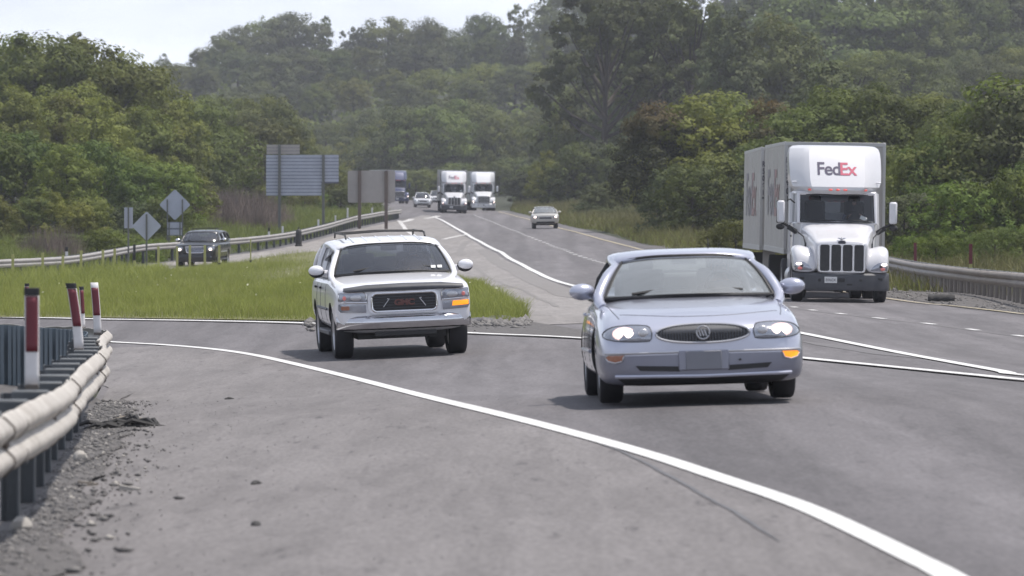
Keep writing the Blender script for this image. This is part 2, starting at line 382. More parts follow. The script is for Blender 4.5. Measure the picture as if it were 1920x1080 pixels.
# ------------------------------------------------------------------ terrain
F_PX, HY = 8000.0, 380.0                      # focal length and horizon row of the 1920x1080 photograph
def ray(px, py, d): return ((px-960)/F_PX*d, d, -(py-HY)/F_PX*d)
CTRL = [(-8,0,-1.85),(0,0,-1.72),(8,0,-1.75),(-6,20,-2.0),(-1.5,20,-1.76),(3,20,-1.72),(8,20,-1.78),(-2.8,26,-1.93),(14,30,-2.0),
 (1.69,39,-1.805),(-3.8,39,-2.12),(9,42,-2.02),(-4.66,50,-2.32),(-2.5,63,-2.30),(-0.8,63,-2.215),(13,60,-2.35),(-12,50,-2.2),
 (-6.75,73,-2.40),(-8,83,-2.28),(-3.6,77,-2.19),(-.77,72,-2.2),(.98,68,-2.17),(3.9,58,-2.12),(5.5,46,-1.95),
 (5.2,77,-2.36),(5.92,64,-2.28),(6.48,54,-2.16),(-22,76,-2.6),(-22,90,-2.6),(-12,95,-2.35),
 (8.25,107,-2.49),(9.7,108,-2.49),(11.3,94,-2.47),(12.7,105,-2.6),(12.8,135,-2.85),(8.3,130,-2.55),(1.76,128,-2.48),(-6,125,-2.5),
 (.775,155,-2.48),(6,170,-2.45),(-14,150,-2.9),(-8,170,-2.7),(-17.4,145,-2.95),(-14.7,205,-3.07),(-12.,240,-2.35),(-18,205,-3.05),
 (-.5,205,-2.4),(5.46,230,-2.15),(-3.4,262,-1.95),(2.24,289,-1.77),(-9.5,300,-1.65),(-5,364,-1.22),(-1.5,364,-1.22),(-8,364,-1.18),(-2.8,410,-.88),(-7,405,-.90),(-2.8,434,-.84),(2,430,-.75),(-8,440,-.75),(-10,485,-.6),(-13.5,518,-.10),(-8,535,-.2),
 (-20,600,.6),(18,130,-2.7),(20,180,-2.4),(14,300,-1.2),(25,250,-.6),(20,400,1.0),(60,300,5),(80,200,4),(45,130,-.5),(50,60,-1.8),
 (-30,180,-2.7),(-26,260,-1.8),(-22,330,-.6),(-60,300,3),(-20,420,.8),(-60,200,-1.0),(-40,120,-2.8),(-40,40,-2.5),(60,0,-2),(-60,0,-2),
 (-25,640,2),(0,640,2.5),(25,560,4.5),(-45,600,4),(-64,800,16),(-49,850,24),(-29,900,24),(-15,900,23),(4.5,900,29),(34,800,28),(84,800,36),
 (70,500,12),(-60,450,5),(-110,400,9),(-120,700,16),(200,500,34),(150,300,16),(0,1100,20),(-110,1100,16),(110,1100,34),(220,900,40),(-220,600,20),(-220,1000,20),(-200,250,8),(200,100,6)]
_P = np.array([(c[0]*1.6, c[1]) for c in CTRL]); _Z = np.array([c[2] for c in CTRL])
def _phi(r2): return 0.5*r2*np.log(r2+1e-9)
def _fit():
    n = len(_P); d2 = ((_P[:, None]-_P[None])**2).sum(-1)/1e4
    K = _phi(d2)+np.eye(n)*4e-4
    A = np.zeros((n+3, n+3)); T = np.c_[np.ones(n), _P/100]
    A[:n, :n] = K; A[:n, n:] = T; A[n:, :n] = T.T
    return np.linalg.solve(A, np.r_[_Z, 0, 0, 0])
_W = _fit()
def zf(x, y):
    x = np.asarray(x, float); y = np.asarray(y, float); sh = np.broadcast(x, y).shape
    x = np.broadcast_to(x, sh).ravel(); y = np.broadcast_to(y, sh).ravel()
    xc = np.clip(x, -230, 230); yc = np.clip(y, -10, 1120)
    q = np.c_[xc*1.6, yc]; out = np.empty(len(q))
    for i in range(0, len(q), 20000):
        s = q[i:i+20000]; d2 = ((s[:, None]-_P[None])**2).sum(-1)/1e4
        out[i:i+20000] = _phi(d2) @ _W[:-3] + np.c_[np.ones(len(s)), s/100] @ _W[-3:]
    out = np.clip(out, -6, 60)
    return float(out[0]) if sh == () else out.reshape(sh)
_YS = np.geomspace(12, 1100, 1400)
def at(px, py):
    """the ground point seen at a pixel of the photograph (surveyed by ray against the terrain)"""
    xs = (px-960)/F_PX*_YS; zr = -(py-HY)/F_PX*_YS
    h = zf(xs, _YS) - zr
    i = np.argmax(h >= 0) if (h >= 0).any() else len(_YS)-1
    i = max(i, 1); a, b = h[i-1], h[i]
    t = 0 if b == a else min(max(-a/(b-a), 0), 1)
    y = _YS[i-1]+(_YS[i]-_YS[i-1])*t
    return np.array([(px-960)/F_PX*y, y])
def ground(x, y, dz=0.0): return Vector((x, y, zf(x, y)+dz))
def setup_mats2():
    M['chromebump'] = mat('chromed_bumper', (0.56, 0.56, 0.59), 0.12, 1.0)
    M['mesh'] = mat('bright_grille_mesh', (0.33, 0.35, 0.42), 0.45, 0.7, noise=(40, 0.1, (0.10, 0.11, 0.14)))
    M['grillemesh'] = mat('dark_grille_mesh', (0.055, 0.056, 0.058), 0.6, 0.3, noise=(70, 0.1, (0.03, 0.03, 0.033)))
    M['railtrim'] = mat('grey_edge_rail', (0.46, 0.455, 0.45), 0.5, 0.3)
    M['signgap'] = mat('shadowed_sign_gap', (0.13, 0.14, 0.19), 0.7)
    M['galvfar'] = mat('weathered_far_rail', (0.40, 0.385, 0.37), 0.55, 0.2, noise=(1.2, 0.3, (0.27, 0.255, 0.24)))
    M['faintmark'] = mat('faint_tyre_mark', (0.155, 0.146, 0.144), 0.85, noise=(.8, .3, (0.19, 0.18, 0.175)))
    M['faintline'] = mat('faint_asphalt_joint', (0.118, 0.112, 0.117), 0.85, noise=(2, .3, (0.135, 0.128, 0.134)))
# ------------------------------------------------------------------ ground, roads, markings
def wpts(px): return np.array([at(*p) for p in px])
def wline(px, n=46): return np.array([at(*p) for p in spline(px, n)])

def sheet(name, A, B, n, k, off, m, kind='structure'):
    A = spline(A, n); B = spline(B, n)
    t = np.linspace(0, 1, k)[None, :, None]
    G = A[:, None]*(1-t)+B[:, None]*t
    Z = zf(G[..., 0], G[..., 1])+off
    V = np.concatenate([G, Z[..., None]], 2).reshape(-1, 3)
    F = [(i*k+j, i*k+j+1, (i+1)*k+j+1, (i+1)*k+j) for i in range(n-1) for j in range(k-1)]
    o = bpy.data.objects.new(name, np_mesh(name, V, F, m, True)); link(o)
    if kind: tag(o, kind=kind)
    return o, G

def ysheet(name, ys, xl, xr, k, off, m):
    ys = np.asarray(ys, float); t = np.linspace(0, 1, k)[None]
    X = xl(ys)[:, None]*(1-t)+xr(ys)[:, None]*t; Y = np.repeat(ys[:, None], k, 1)
    V = np.stack([X, Y, zf(X, Y)+off], 2).reshape(-1, 3); n = len(ys)
    F = [(i*k+j, i*k+j+1, (i+1)*k+j+1, (i+1)*k+j) for i in range(n-1) for j in range(k-1)]
    o = bpy.data.objects.new(name, np_mesh(name, V, F, m, True)); link(o); tag(o, kind='structure')
    return o

def ribbon_pts(P, w, off):
    T = np.gradient(P, axis=0); T /= np.linalg.norm(T, axis=1)[:, None]+1e-9
    N = np.stack([-T[:, 1], T[:, 0]], 1)
    ww = np.broadcast_to(np.asarray(w, float), (len(P),))[:, None]/2
    L = P+N*ww; Rr = P-N*ww
    V = np.concatenate([np.c_[L, zf(L[:, 0], L[:, 1])+off], np.c_[Rr, zf(Rr[:, 0], Rr[:, 1])+off]])
    n = len(P); return V, [(i, n+i, n+i+1, i+1) for i in range(n-1)]

def ribbon(name, P, w, off, m, step=0.8, wob=0.0):
    P = spline(P, step=step)
    if wob:
        n = np.cumsum(RNG.normal(0, wob, P.shape), 0); n -= np.linspace(0, 1, len(P))[:, None]*n[-1]
        P = P + n*0.5
        w = w*np.clip(1+np.cumsum(RNG.normal(0, .12, len(P)))*.4, .5, 1.4)*np.clip(np.minimum(np.arange(len(P)), np.arange(len(P))[::-1])/3.0, .15, 1)
    V, F = ribbon_pts(P, w, off)
    o = bpy.data.objects.new(name, np_mesh(name, V, F, m)); link(o); tag(o, kind='structure')
    return o

RAIL = np.array([(-2.3,14),(-2.64,22),(-2.87,27),(-3.39,33.5),(-3.87,40),(-4.3,44),(-4.72,49),(-4.92,51.2),(-5.2,52.6),(-5.75,54.2),(-6.7,56.5),(-8.3,58.6),(-10.2,60.6),(-13,63)])
NEARLINE = wline([(60,636),(140,638),(220,643),(310,648),(400,656),(470,666),(540,681),(660,710),(800,746),(1000,795),(1200,850),(1350,899),(1500,951),(1630,1010),(1770,1080)])
NEARLINE = np.vstack([NEARLINE, [(2.15, 15), (2.2, 6)]])
FARLINE = wline([(-60,596),(100,598),(190,600),(380,603),(585,608),(740,616),(875,626),(1075,635),(1290,652),(1500,673),(1710,694),(1920,715)])
FARLINE = np.vstack([FARLINE, [(7.2, 35), (8.6, 20), (9.5, 6)]])
MAINLINE = np.vstack([wline([(812,406),(838,418),(870,437),(905,456),(940,475),(1000,508),(1070,535),(1280,582),(1500,625),(1700,665),(1920,705)]), [(8.2, 36), (9.6, 20), (10.4, 6)]])
YELLOW = np.vstack([wline([(935,397),(985,410),(1050,428),(1100,441),(1150,455),(1400,517),(1680,563),(1800,576),(1920,590)]), [(12.4, 80), (13.4, 60), (14.6, 30), (15.2, 6)]])
DASH = wline([(890,403),(920,415),(955,429),(1040,462),(1120,490),(1300,538),(1490,576),(1590,590),(1660,598),(1750,608),(1845,621),(1960,636)])

def yint(P, extra=()):
    P = np.vstack([P]+([np.array(extra)] if len(extra) else [])); P = P[np.argsort(P[:, 1])]
    return lambda y: np.interp(y, P[:, 1], P[:, 0])

ISL_PX = [-60, 60, 190, 320, 450, 585, 700, 790, 880, 940, 990]
ISL_FRONT = [597, 597, 598, 600, 602, 604, 606, 607, 607, 606, 603]
ISL_BACK = [541, 532, 522, 510, 494, 473, 476, 500, 531, 566, 599]
FARRAIL_PX = [(-70,526),(0,519),(120,510),(250,498),(330,489),(420,479),(500,468),(560,455),(620,440),(665,428),(700,421),(745,412),(752,409)]

def build_ground():
    xs = np.unique(np.r_[np.linspace(-1600, -230, 12), np.arange(-230, -60, 12), np.arange(-60, -26, 3), np.arange(-26, 26, 1.2), np.arange(26, 60, 3), np.arange(60, 240, 12), np.linspace(240, 1600, 12)])
    ys = np.unique(np.r_[np.linspace(-80, -4, 8), np.arange(-4, 170, 1.6), np.arange(170, 420, 4), np.arange(420, 1160, 12)])
    X, Y = np.meshgrid(xs, ys); Z = zf(X, Y)-0.05
    Z += np.clip((np.abs(X)-20)/40, 0, 1)*np.clip((Y-150)/200, 0, 1)*(np.sin(X*0.13)*np.cos(Y*0.11)*0.5)
    k = len(xs); F = [(i*k+j, i*k+j+1, (i+1)*k+j+1, (i+1)*k+j) for i in range(len(ys)-1) for j in range(k-1)]
    o = bpy.data.objects.new('ground', np_mesh('ground', np.stack([X, Y, Z], 2).reshape(-1, 3), F, M['soil'], True)); link(o); tag(o, kind='structure')
    # distant wooded hill far behind the notch
    ux = np.linspace(-500, 420, 90); uy = np.linspace(1900, 2300, 24)
    X, Y = np.meshgrid(ux, uy)
    top = 76*np.exp(-((X+25)/190)**2)+60*np.exp(-((X-230)/150)**2)+50*np.exp(-((X+300)/140)**2)
    Z = top*np.sin(np.clip((Y-1880)/420, 0, 1)*PI)+3*RNG.normal(0, 1, X.shape)*0.7
    k = len(ux); F = [(i*k+j, i*k+j+1, (i+1)*k+j+1, (i+1)*k+j) for i in range(len(uy)-1) for j in range(k-1)]
    o = bpy.data.objects.new('hill', np_mesh('hill', np.stack([X, Y, Z], 2).reshape(-1, 3), F, M['leafdark'], True)); link(o); tag(o, kind='structure')

    ys = np.r_[np.arange(4, 160, 1.0), np.arange(160, 640, 3.0)]
    farrail = wpts(FARRAIL_PX)
    xl = yint(np.array([(-2.9,4),(-2.9,22),(-3.1,27),(-3.6,33.5),(-4.4,44),(-4.9,50),(-5.2,54),(-7,59),(-16,64),(-42,68),(-42,92),(-26,110),(-20,128)]), [(p[0]-.2, p[1]) for p in farrail if p[1] > 140]+[(-12,364),(-12,420),(-15,475),(-20,547),(-26,640)])
    xr = yint(YELLOW+np.array([[1.1, 0]]), [(-4, 480), (-8, 547), (-16, 640)])
    ysheet('road', ys, xl, xr, 44, 0.0, M['asphalt'])
    # pavement zones, each a few mm above the one below
    nl = yint(NEARLINE[NEARLINE[:, 1] > 5])
    ya = np.arange(5, 71, 0.8)
    xs_l = yint(np.array([(-2.8,4),(-2.8,22),(-3.0,27),(-3.5,33.5),(-4.3,44),(-4.8,50),(-5.1,54),(-6,58),(-7,64),(-7.2,71)]))
    ysheet('hard_shoulder', ya, xs_l, lambda y: nl(y)-0.05, 26, 0.008, M['shoulder'])
    G = sheet('gore_pavement', wpts([(1010,610),(990,600),(940,567),(880,532),(790,500),(700,476),(640,463),(660,447),(700,432),(750,416),(790,404)]),
          wpts([(1120,606),(1112,572),(1062,540),(995,511),(935,479),(900,460),(866,440),(850,430),(832,419),(822,413),(806,404)]), 90, 16, 0.008, M['gore'])
    fr = spline(np.array([p + (0.5, 0) for p in farrail]), 60)
    sheet('exit_ramp', fr, wpts([(x, y+3) for x, y in zip(ISL_PX[:6], ISL_BACK[:6])]+[(650,463),(668,448),(700,433),(750,416)]), 80, 12, 0.012, M['ramp'])
    gf = wpts(list(zip(ISL_PX, ISL_FRONT))); gb = wpts(list(zip(ISL_PX, ISL_BACK)))
    global ISL_A, ISL_B
    ISL_A, ISL_B = gf, gb
    sheet('grass_verge', gb, gf, 70, 40, 0.03, M['turf'])
    # gravelly margin in front of the island
    sheet('gravel_strip', gf[5:]+np.array([[0, -0.2]]), np.array([p+(0, 0.35) for p in spline(FARLINE[18:34], 6)]), 40, 6, 0.014, M['gravelbed'])
    # gravel by the near guardrail and by the right hand rail
    a = np.array([(-2.95,14),(-3.05,22),(-3.25,27),(-3.75,33.5),(-4.2,40),(-4.4,42)])
    b = wpts([(90,1250),(130,1080),(145,970),(190,880),(240,815),(238,775),(208,738)])
    b = spline(b, 70); b[:, 0] += RNG.normal(0, .05, 70)+.06*np.sin(np.arange(70)*.7); b[:, 0] = np.maximum(b[:, 0], -4.6)
    sheet('gravel_bed', a, b, 90, 8, 0.018, M['gravelbed'])
    sheet('gravel_bank', np.array([(-14,22),(-14,40),(-14,52),(-12,58)]), np.array([(-2.9,22),(-4.1,40),(-5.0,51),(-7.6,57)]), 30, 16, 0.006, M['gravelbed'])
    rr = np.array([(12.9,94),(12.9,120),(12.9,150),(13.5,180),(14.5,215)])
    yl = yint(YELLOW); ry = spline(rr, 40)
    sheet('roadside_gravel', np.array([(yl(p[1])+0.35, p[1]) for p in rr]), rr+np.array([[0.8, 0]]), 50, 8, 0.01, M['gravelbed'])
    # paint
    ribbon('edge_marking', NEARLINE, 0.16, 0.016, M['mark'], 0.6)
    ribbon('edge_marking', FARLINE, 0.26, 0.024, M['mark'], 0.8)
    ribbon('edge_marking', MAINLINE, 0.22, 0.016, M['mark'], 1.0)
    ribbon('edge_marking', YELLOW, 0.15, 0.022, M['yellow'], 1.0)
    D = spline(DASH, step=0.3); V = []; F = []
    i = 0
    while i+4 < len(D):
        v, f = ribbon_pts(D[i:i+4], 0.15 if D[i][1] < 120 else 0.2, 0.006); b0 = sum(len(q) for q in V); V.append(v); F += [tuple(b0+k for k in t) for t in f]; i += 12
    o = bpy.data.objects.new('lane_marking', np_mesh('lane_marking', np.vstack(V), F, M['mark'])); link(o); tag(o, kind='structure')
    ribbon('lane_seam', DASH+np.array([[-0.14, 0]]), 0.1, 0.004, M['patch'], 1.5)
    for P, w in (([(876,440),(855,444),(832,449)], 0.35), ([(823,405),(812,408),(797,410)], 0.5), ([(772,411),(765,414),(752,417)], 0.5), ([(748,414),(756,424),(764,434),(790,455)], 0.3)):
        ribbon('gore_marking', wpts(P), w, 0.02, M['markold'], 0.8)
    # tar bands and cracks
    ribbon('crack_seal', wpts([(1060,800),(1100,822),(1200,866),(1330,935),(1400,975),(1470,1020)])+np.array([[-.02, 0]]), 0.028, 0.013, M['tar'], 0.3, 0.012)
    ribbon('asphalt_band', wpts([(905,468),(940,494),(1000,525),(1080,560)]), 0.6, 0.013, M['faintmark'], 1.0, 0.03)
    ribbon('crack_seal', wpts([(889,500),(930,525),(985,548),(1050,577)]), 0.2, 0.013, M['faintmark'], 0.6, 0.03)
    ribbon('crack_seal', wpts([(862,480),(866,465),(880,452),(900,450)]), 0.3, 0.013, M['faintmark'], 1.2, 0.02)
    ribbon('asphalt_band', wpts([(1500,640),(1600,655),(1720,672)]), 0.5, 0.005, M['patch'], 0.7, 0.02)

def pebbles(name, pts, sizes, m, seed=1, flat=0.6):
    rng = np.random.default_rng(seed); n = len(pts)
    base = np.array([(1,0,0),(0,1,0),(-1,0,0),(0,-1,0),(0,0,1),(0,0,-1)], float)
    tri = np.array([(0,1,4),(1,2,4),(2,3,4),(3,0,4),(1,0,5),(2,1,5),(3,2,5),(0,3,5)])
    V = base[None]*rng.uniform(0.55, 1.3, (n, 6, 1))*np.asarray(sizes)[:, None, None]
    V = V*rng.uniform(0.6, 1.2, (n, 1, 3)); V[..., 2] *= flat
    a = rng.uniform(0, 6.28, n); c, s = np.cos(a)[:, None], np.sin(a)[:, None]
    x = V[..., 0]*c-V[..., 1]*s; y = V[..., 0]*s+V[..., 1]*c; V[..., 0] = x; V[..., 1] = y
    V += np.asarray(pts)[:, None]
    F = (tri[None]+(np.arange(n)*6)[:, None, None]).reshape(-1, 3)
    o = bpy.data.objects.new(name, np_mesh(name, V.reshape(-1, 3), F, m)); link(o); tag(o, kind='stuff')
    return o
# ------------------------------------------------------------------ vehicles
def bvh_of(o): 
    me = o.data
    return BVHTree.FromPolygons([v.co.copy() for v in me.vertices], [tuple(p.vertices) for p in me.polygons])

def rounded(x0, x1, z0, z1, r, n=5):
    pts = []
    for cx, cz, a0 in ((x1-r, z1-r, 0), (x0+r, z1-r, 90), (x0+r, z0+r, 180), (x1-r, z0+r, 270)):
        for k in range(n+1):
            a = R(a0+90*k/n); pts.append((cx+r*math.cos(a), cz+r*math.sin(a)))
    return pts
def oval(cx, cz, rx, rz, n=36, p=2.0):
    return [(cx+rx*math.copysign(abs(math.cos(2*PI*k/n))**(2/p), math.cos(2*PI*k/n)), cz+rz*math.copysign(abs(math.sin(2*PI*k/n))**(2/p), math.sin(2*PI*k/n))) for k in range(n)]
def dense(pts, n=4):
    out = []
    for i, p in enumerate(pts):
        q = pts[(i+1) % len(pts)]
        for k in range(n): out.append((p[0]+(q[0]-p[0])*k/n, p[1]+(q[1]-p[1])*k/n))
    return out

def proj(bvh, u, z, ax, dflt):
    if ax == 'front': h = bvh.ray_cast(Vector((u, -30, z)), Vector((0, 1, 0)))
    elif ax == 'top': h = bvh.ray_cast(Vector((u, z, 30)), Vector((0, 0, -1)))
    elif ax == 'left': h = bvh.ray_cast(Vector((-30, u, z)), Vector((1, 0, 0)))
    else: h = bvh.ray_cast(Vector((30, u, z)), Vector((-1, 0, 0)))
    if h[0] is None: return dflt
    return {'front': h[0].y, 'top': h[0].z, 'left': h[0].x, 'right': h[0].x}[ax]

def patch(bvh, outline, name, m, parent, off=0.006, ax='front', skirt=0.03, bulge=0.0, flip=False):
    """a plate that follows the body surface, seen along one axis, with its own thickness"""
    n = len(outline); cu = sum(p[0] for p in outline)/n; cz = sum(p[1] for p in outline)/n
    sgn = {'front': -1, 'top': 1, 'left': -1, 'right': 1}[ax]
    base = proj(bvh, cu, cz, ax, None)
    if base is None: base = 0.0
    def P(u, z, o):
        d = proj(bvh, u, z, ax, base)
        if abs(d-base) > 0.6: d = base
        d += sgn*o
        return {'front': (u, d, z), 'top': (u, z, d), 'left': (d, u, z), 'right': (d, u, z)}[ax]
    rows = []
    for t in (0.02, 0.3, 0.55, 0.78, 0.92, 1.0):
        rows.append([P(cu+(u-cu)*t, cz+(z-cz)*t, off+bulge*(1-t*t)) for u, z in outline])
    rows.append([P(u, z, -skirt) for u, z in outline])
    mb = MB(); mb.grid(rows, 0, True); mb.f.append(tuple(range(n))); mb.m.append(0)
    return mb.build(name, m, parent)

def outline_tube(bvh, outline, name, m, parent, r=0.012, off=0.008, ax='front', closed=True):
    pts = []
    base = proj(bvh, sum(p[0] for p in outline)/len(outline), sum(p[1] for p in outline)/len(outline), ax, 0)
    sgn = {'front': -1, 'top': 1, 'left': -1, 'right': 1}[ax]
    for u, z in outline:
        d = proj(bvh, u, z, ax, base)
        if abs(d-base) > 0.6: d = base
        d += sgn*off
        pts.append({'front': (u, d, z), 'top': (u, z, d), 'left': (d, u, z), 'right': (d, u, z)}[ax])
    if closed: pts = pts+[pts[0], pts[1]]
    return MB().tube(pts, r, 6).build(name, m, parent)

def loft_body(L, st, paint, parent, wheels, arch_r, name='body', well=None, low_shade=None, sub=2):
    rows = []
    for s, prof in st:
        y = s-L/2
        right = [Vector((x, y, z)) for x, z in prof]
        left = [Vector((-x, y, z)) for x, z in prof[-2:0:-1]]
        rows.append(right+left)
    mb = MB(); mb.grid(rows, 0, True)
    n = len(rows[0]); k = len(st[0][1])
    for b, fl in ((0, 0), ((len(rows)-1)*n, 1)):
        # cap as quads between mirrored points
        R_ = list(range(k)); Lm = [0]+[n-i for i in range(1, k-1)]+[k-1]
        for i in range(k-1):
            q = [b+R_[i], b+R_[i+1], b+Lm[i+1], b+Lm[i]]
            q = [a for j, a in enumerate(q) if a not in q[:j]]
            if len(q) > 2: mb.f.append(tuple(q if fl else q[::-1])); mb.m.append(0)
    o = mb.build(name, paint, None, sub=sub)
    bake(o)
    # wheel wells
    me = o.data; me.materials.append(well); 
    if low_shade: me.materials.append(low_shade)
    cut = MB()
    for ws in wheels:
        for sx in (-1, 1):
            cut.lathe_x([(-0.24, 0.001), (-0.24, arch_r), (0.3, arch_r), (0.3, 0.001)], (sx*0.97, ws-L/2, arch_r*0.93), 28)
    c = cut.build('cutter', well)
    md = o.modifiers.new('wells', 'BOOLEAN'); md.operation = 'DIFFERENCE'; md.object = c; md.solver = 'EXACT'; md.use_self = True
    bake(o); bpy.data.objects.remove(c)
    me = o.data
    for p in me.polygons:
        p.use_smooth = True
        for ws in wheels:
            d = math.hypot(p.center.y-(ws-L/2), p.center.z-arch_r*0.93)
            if d < arch_r-0.004 and abs(p.center.x) > 0.6: p.material_index = 1
            elif abs(d-arch_r) < 0.012 and abs(p.normal.x) < 0.6 and abs(p.center.x) > 0.6: p.material_index = 1
        if p.center.z < st[3][1][1][1]+0.02 and p.normal.z < -0.5: p.material_index = 1
        elif low_shade and p.center.z < .452 and p.center.y < -L/2+.76 and p.material_index == 0: p.material_index = 2  # shade of the lower front put into the paint colour
    me.set_sharp_from_angle(angle=R(40))
    if parent is not None:
        o.parent = parent; KIDS.setdefault(parent.name, []).append(o)
    return o

def curve3(a, c, b, n):        # quadratic through a, c (middle), b
    a, b, c = Vector(a), Vector(b), Vector(c); out = []
    for i in range(n):
        t = i/(n-1); out.append(a*(2*t-1)*(t-1)+c*4*t*(1-t)+b*t*(2*t-1))
    return out
def ruled(A, B, nv=6, bulge=(0, 0, 0)):
    bl = Vector(bulge); rows = []
    for j in range(nv):
        t = j/(nv-1); rows.append([a.lerp(b, t)+bl*math.sin(PI*t) for a, b in zip(A, B)])
    return rows

def wheel(parent, c, r, w, side, m_rim, name='wheel', rimr=0.68, tyre=None):
    """side -1: the outer face looks towards -x"""
    s = side; mb = MB()
    rr = r*rimr
    mb.lathe_x([(s*w*.30, 0.0), (s*w*.33, rr*.22), (s*w*.22, rr*.30), (s*w*.25, rr*.8), (s*w*.42, rr*.95), (s*w*.46, rr), (-s*w*.4, rr), (-s*w*.4, 0)], c, 24)
    for k in range(5):
        a = 2*PI*k/5; d = Vector((0, math.cos(a), math.sin(a)))
        mb.box(Vector(c)+d*rr*.55+Vector((s*w*.31, 0, 0)), (w*.14, rr*.22, rr*.75), 0, Matrix.Rotation(a-PI/2, 3, 'X'))
    wo = mb.build(name, m_rim, parent)
    t = MB().lathe_x([(s*w*.46, rr*.99), (s*w*.52, r*.86), (s*w*.47, r*.955), (s*w*.36, r), (0, r*1.003), (-s*w*.36, r), (-s*w*.47, r*.955), (-s*w*.52, r*.86), (-s*w*.46, rr*.99)], c, 36)
    t.build('tyre', tyre or M['rubber'], wo)
    return wo

def greenhouse(P, L, root, paint, ws_m, side_m, dark):
    g = P['gh']; Y = lambda s: s-L/2
    nx = 17
    wb, wbs, wbc = g['wb'], g['wbs'], g['wbc']      # windscreen base half width, corner s, centre s
    base = curve3((-wb, Y(wbs), g['wbz']), (0, Y(wbc), g['wbz']+g.get('wbcr', .01)), (wb, Y(wbs), g['wbz']), nx)
    # roof
    rb, rbs, rbz = g['rt'], g['rts'], g['rtz']
    mid_s = (g['wts']+rbs)/2
    secs = []
    for t in np.linspace(0, 1, 7):
        s = g['wts']*(1-t)+rbs*t; sc = g['wtc']*(1-t)+g['rtc']*t
        w = (g['wt']*(1-t)+rb*t)+g.get('rw', .03)*math.sin(PI*t); z = g['wtz']*(1-t)+rbz*t+g.get('rise', .04)*math.sin(PI*min(1, t*1.0)); cr = g['crown']*(1-.2*t)
        row = []
        for i in range(nx):
            u = -1+2*i/(nx-1)
            row.append(Vector((w*u, Y(sc+(s-sc)*u*u), z+cr*(1-abs(u)**3.6))))
        for i, sg in ((0, -1), (-1, 1)):
            e = row[i]; sk = [e+Vector((sg*.010, .004, -.010)), e+Vector((sg*.024, .012, -.034)), e+Vector((sg*.032, .02, -.08))]
            row = sk[::-1]+row if sg < 0 else row+sk
        secs.append(row)
    kg = g.get('wg', g['wt'])/g['wt']; top = [Vector((p.x*kg, p.y, p.z-.004)) for p in secs[0][3:-3]]
    po = g.get('po', .04)
    mb = MB(); mb.grid(ruled(base, top, 9, g.get('bulge', (0, -.03, .03))))
    ws = mb.build('windscreen', ws_m, root)
    # black ceramic border along the base and sides
    bord = MB(); rows = ruled(base, top, 9, g.get('bulge', (0, -.03, .03)))
    off = Vector((0, -.004, .004))
    edge = [r[0]+off for r in rows]+[p+off for p in rows[-1][1:-1]]+[r[-1]+off for r in rows[::-1]]
    bord.tube(edge, 0.014, 6); bord.tube([p+off for p in rows[0]], 0.018, 6)
    bord.build('window_seal', M['black'], ws)
    if g.get('band'):
        h = g['band']; r2 = [[a.lerp(b, t)+off*1.2 for a, b in zip(rows[-2], rows[-1])] for t in (1-h, 1-h*.5, .99)]
        MB().grid(r2).build('shade_band', M['shade'], ws)
    mb = MB(); mb.grid(secs)
    # roof rails and pillars, both sides
    pr = g.get('pr', .045)
    railz = []
    for sx in (0, -1):
        sg = -1 if sx == 0 else 1
        rail = [secs[j][sx]+Vector((-sg*.034, .005, .026)) for j in range(7)]
        rbase = Vector((sg*g['rb'], Y(g['rbs']), g['rbz']))
        path = [base[0 if sg < 0 else -1]+Vector((sg*.02, -.16, -.09))]+[base[0 if sg < 0 else -1]+Vector((sg*po, .02, .0))]+[ruled(base, top, 9, g.get('bulge', (0, -.03, .03)))[4][0 if sg < 0 else -1]+Vector((sg*po*1.05, .02, -.012))]+rail+[rail[-1].lerp(rbase, .5)+Vector((sg*g.get('cp', .02), 0, 0)), rbase]
        pp = spline([tuple(p) for p in path], 26)
        mb.tube([Vector(p) for p in pp], pr, 8)
        railz.append((sg, pp))
    rear = curve3((-g['rb'], Y(g['rbs']), g['rbz']), (0, Y(g['rbc']), g['rbz']+.01), (g['rb'], Y(g['rbs']), g['rbz']), nx)
    roof = mb.build('roof', paint, root, sharp=60, solid=0.025)
    MB().grid(ruled(rear, secs[-1][3:-3], 6)).build('rear_window', side_m, root)
    # side windows
    for sg, pp in railz:
        n = len(pp)
        A = []; B = []
        for i in range(1, n-1):
            A.append(Vector((sg*(g['belt']+0.0*i), pp[i][1], g['wbz']+(g['rbz']-g['wbz'])*i/n-.01))); B.append(Vector(pp[i])-Vector((sg*.01, 0, 0)))
        wn = MB(); wn.grid(ruled(A, B, 4, (sg*.02, 0, 0))); w = wn.build('side_window', side_m, root)
        pl = MB()
        for s in g['pillars']:
            y = Y(s); i = int(np.argmin(abs(pp[:, 1]-y)))
            pl.tube([Vector((sg*(g['belt']+.005), y, g['wbz']-.02)), Vector((sg*((g['belt']+abs(pp[i][0]))/2+.026), y, (g['wbz']+pp[i][2])/2)), Vector((pp[i][0]+sg*.004, y, pp[i][2]))], g.get('pw', .035), 6)
        pl.tube([a+Vector((sg*.012, 0, 0)) for a in A], .014, 6)
        pl.build('window_pillar', g.get('pillarmat', M['black']), w)
    return ws, roof, secs, railz

def wipers(root, L, y0, z, ws_m, spans, rise=0.06):
    for x0, x1 in spans:
        mb = MB(); mb.tube([(x0, y0, z), ((x0+x1)/2, y0+.02, z+rise), (x1, y0+.05, z+rise*.7)], [.016, .02, .012], 6)
        mb.build('wiper', M['black'], root)

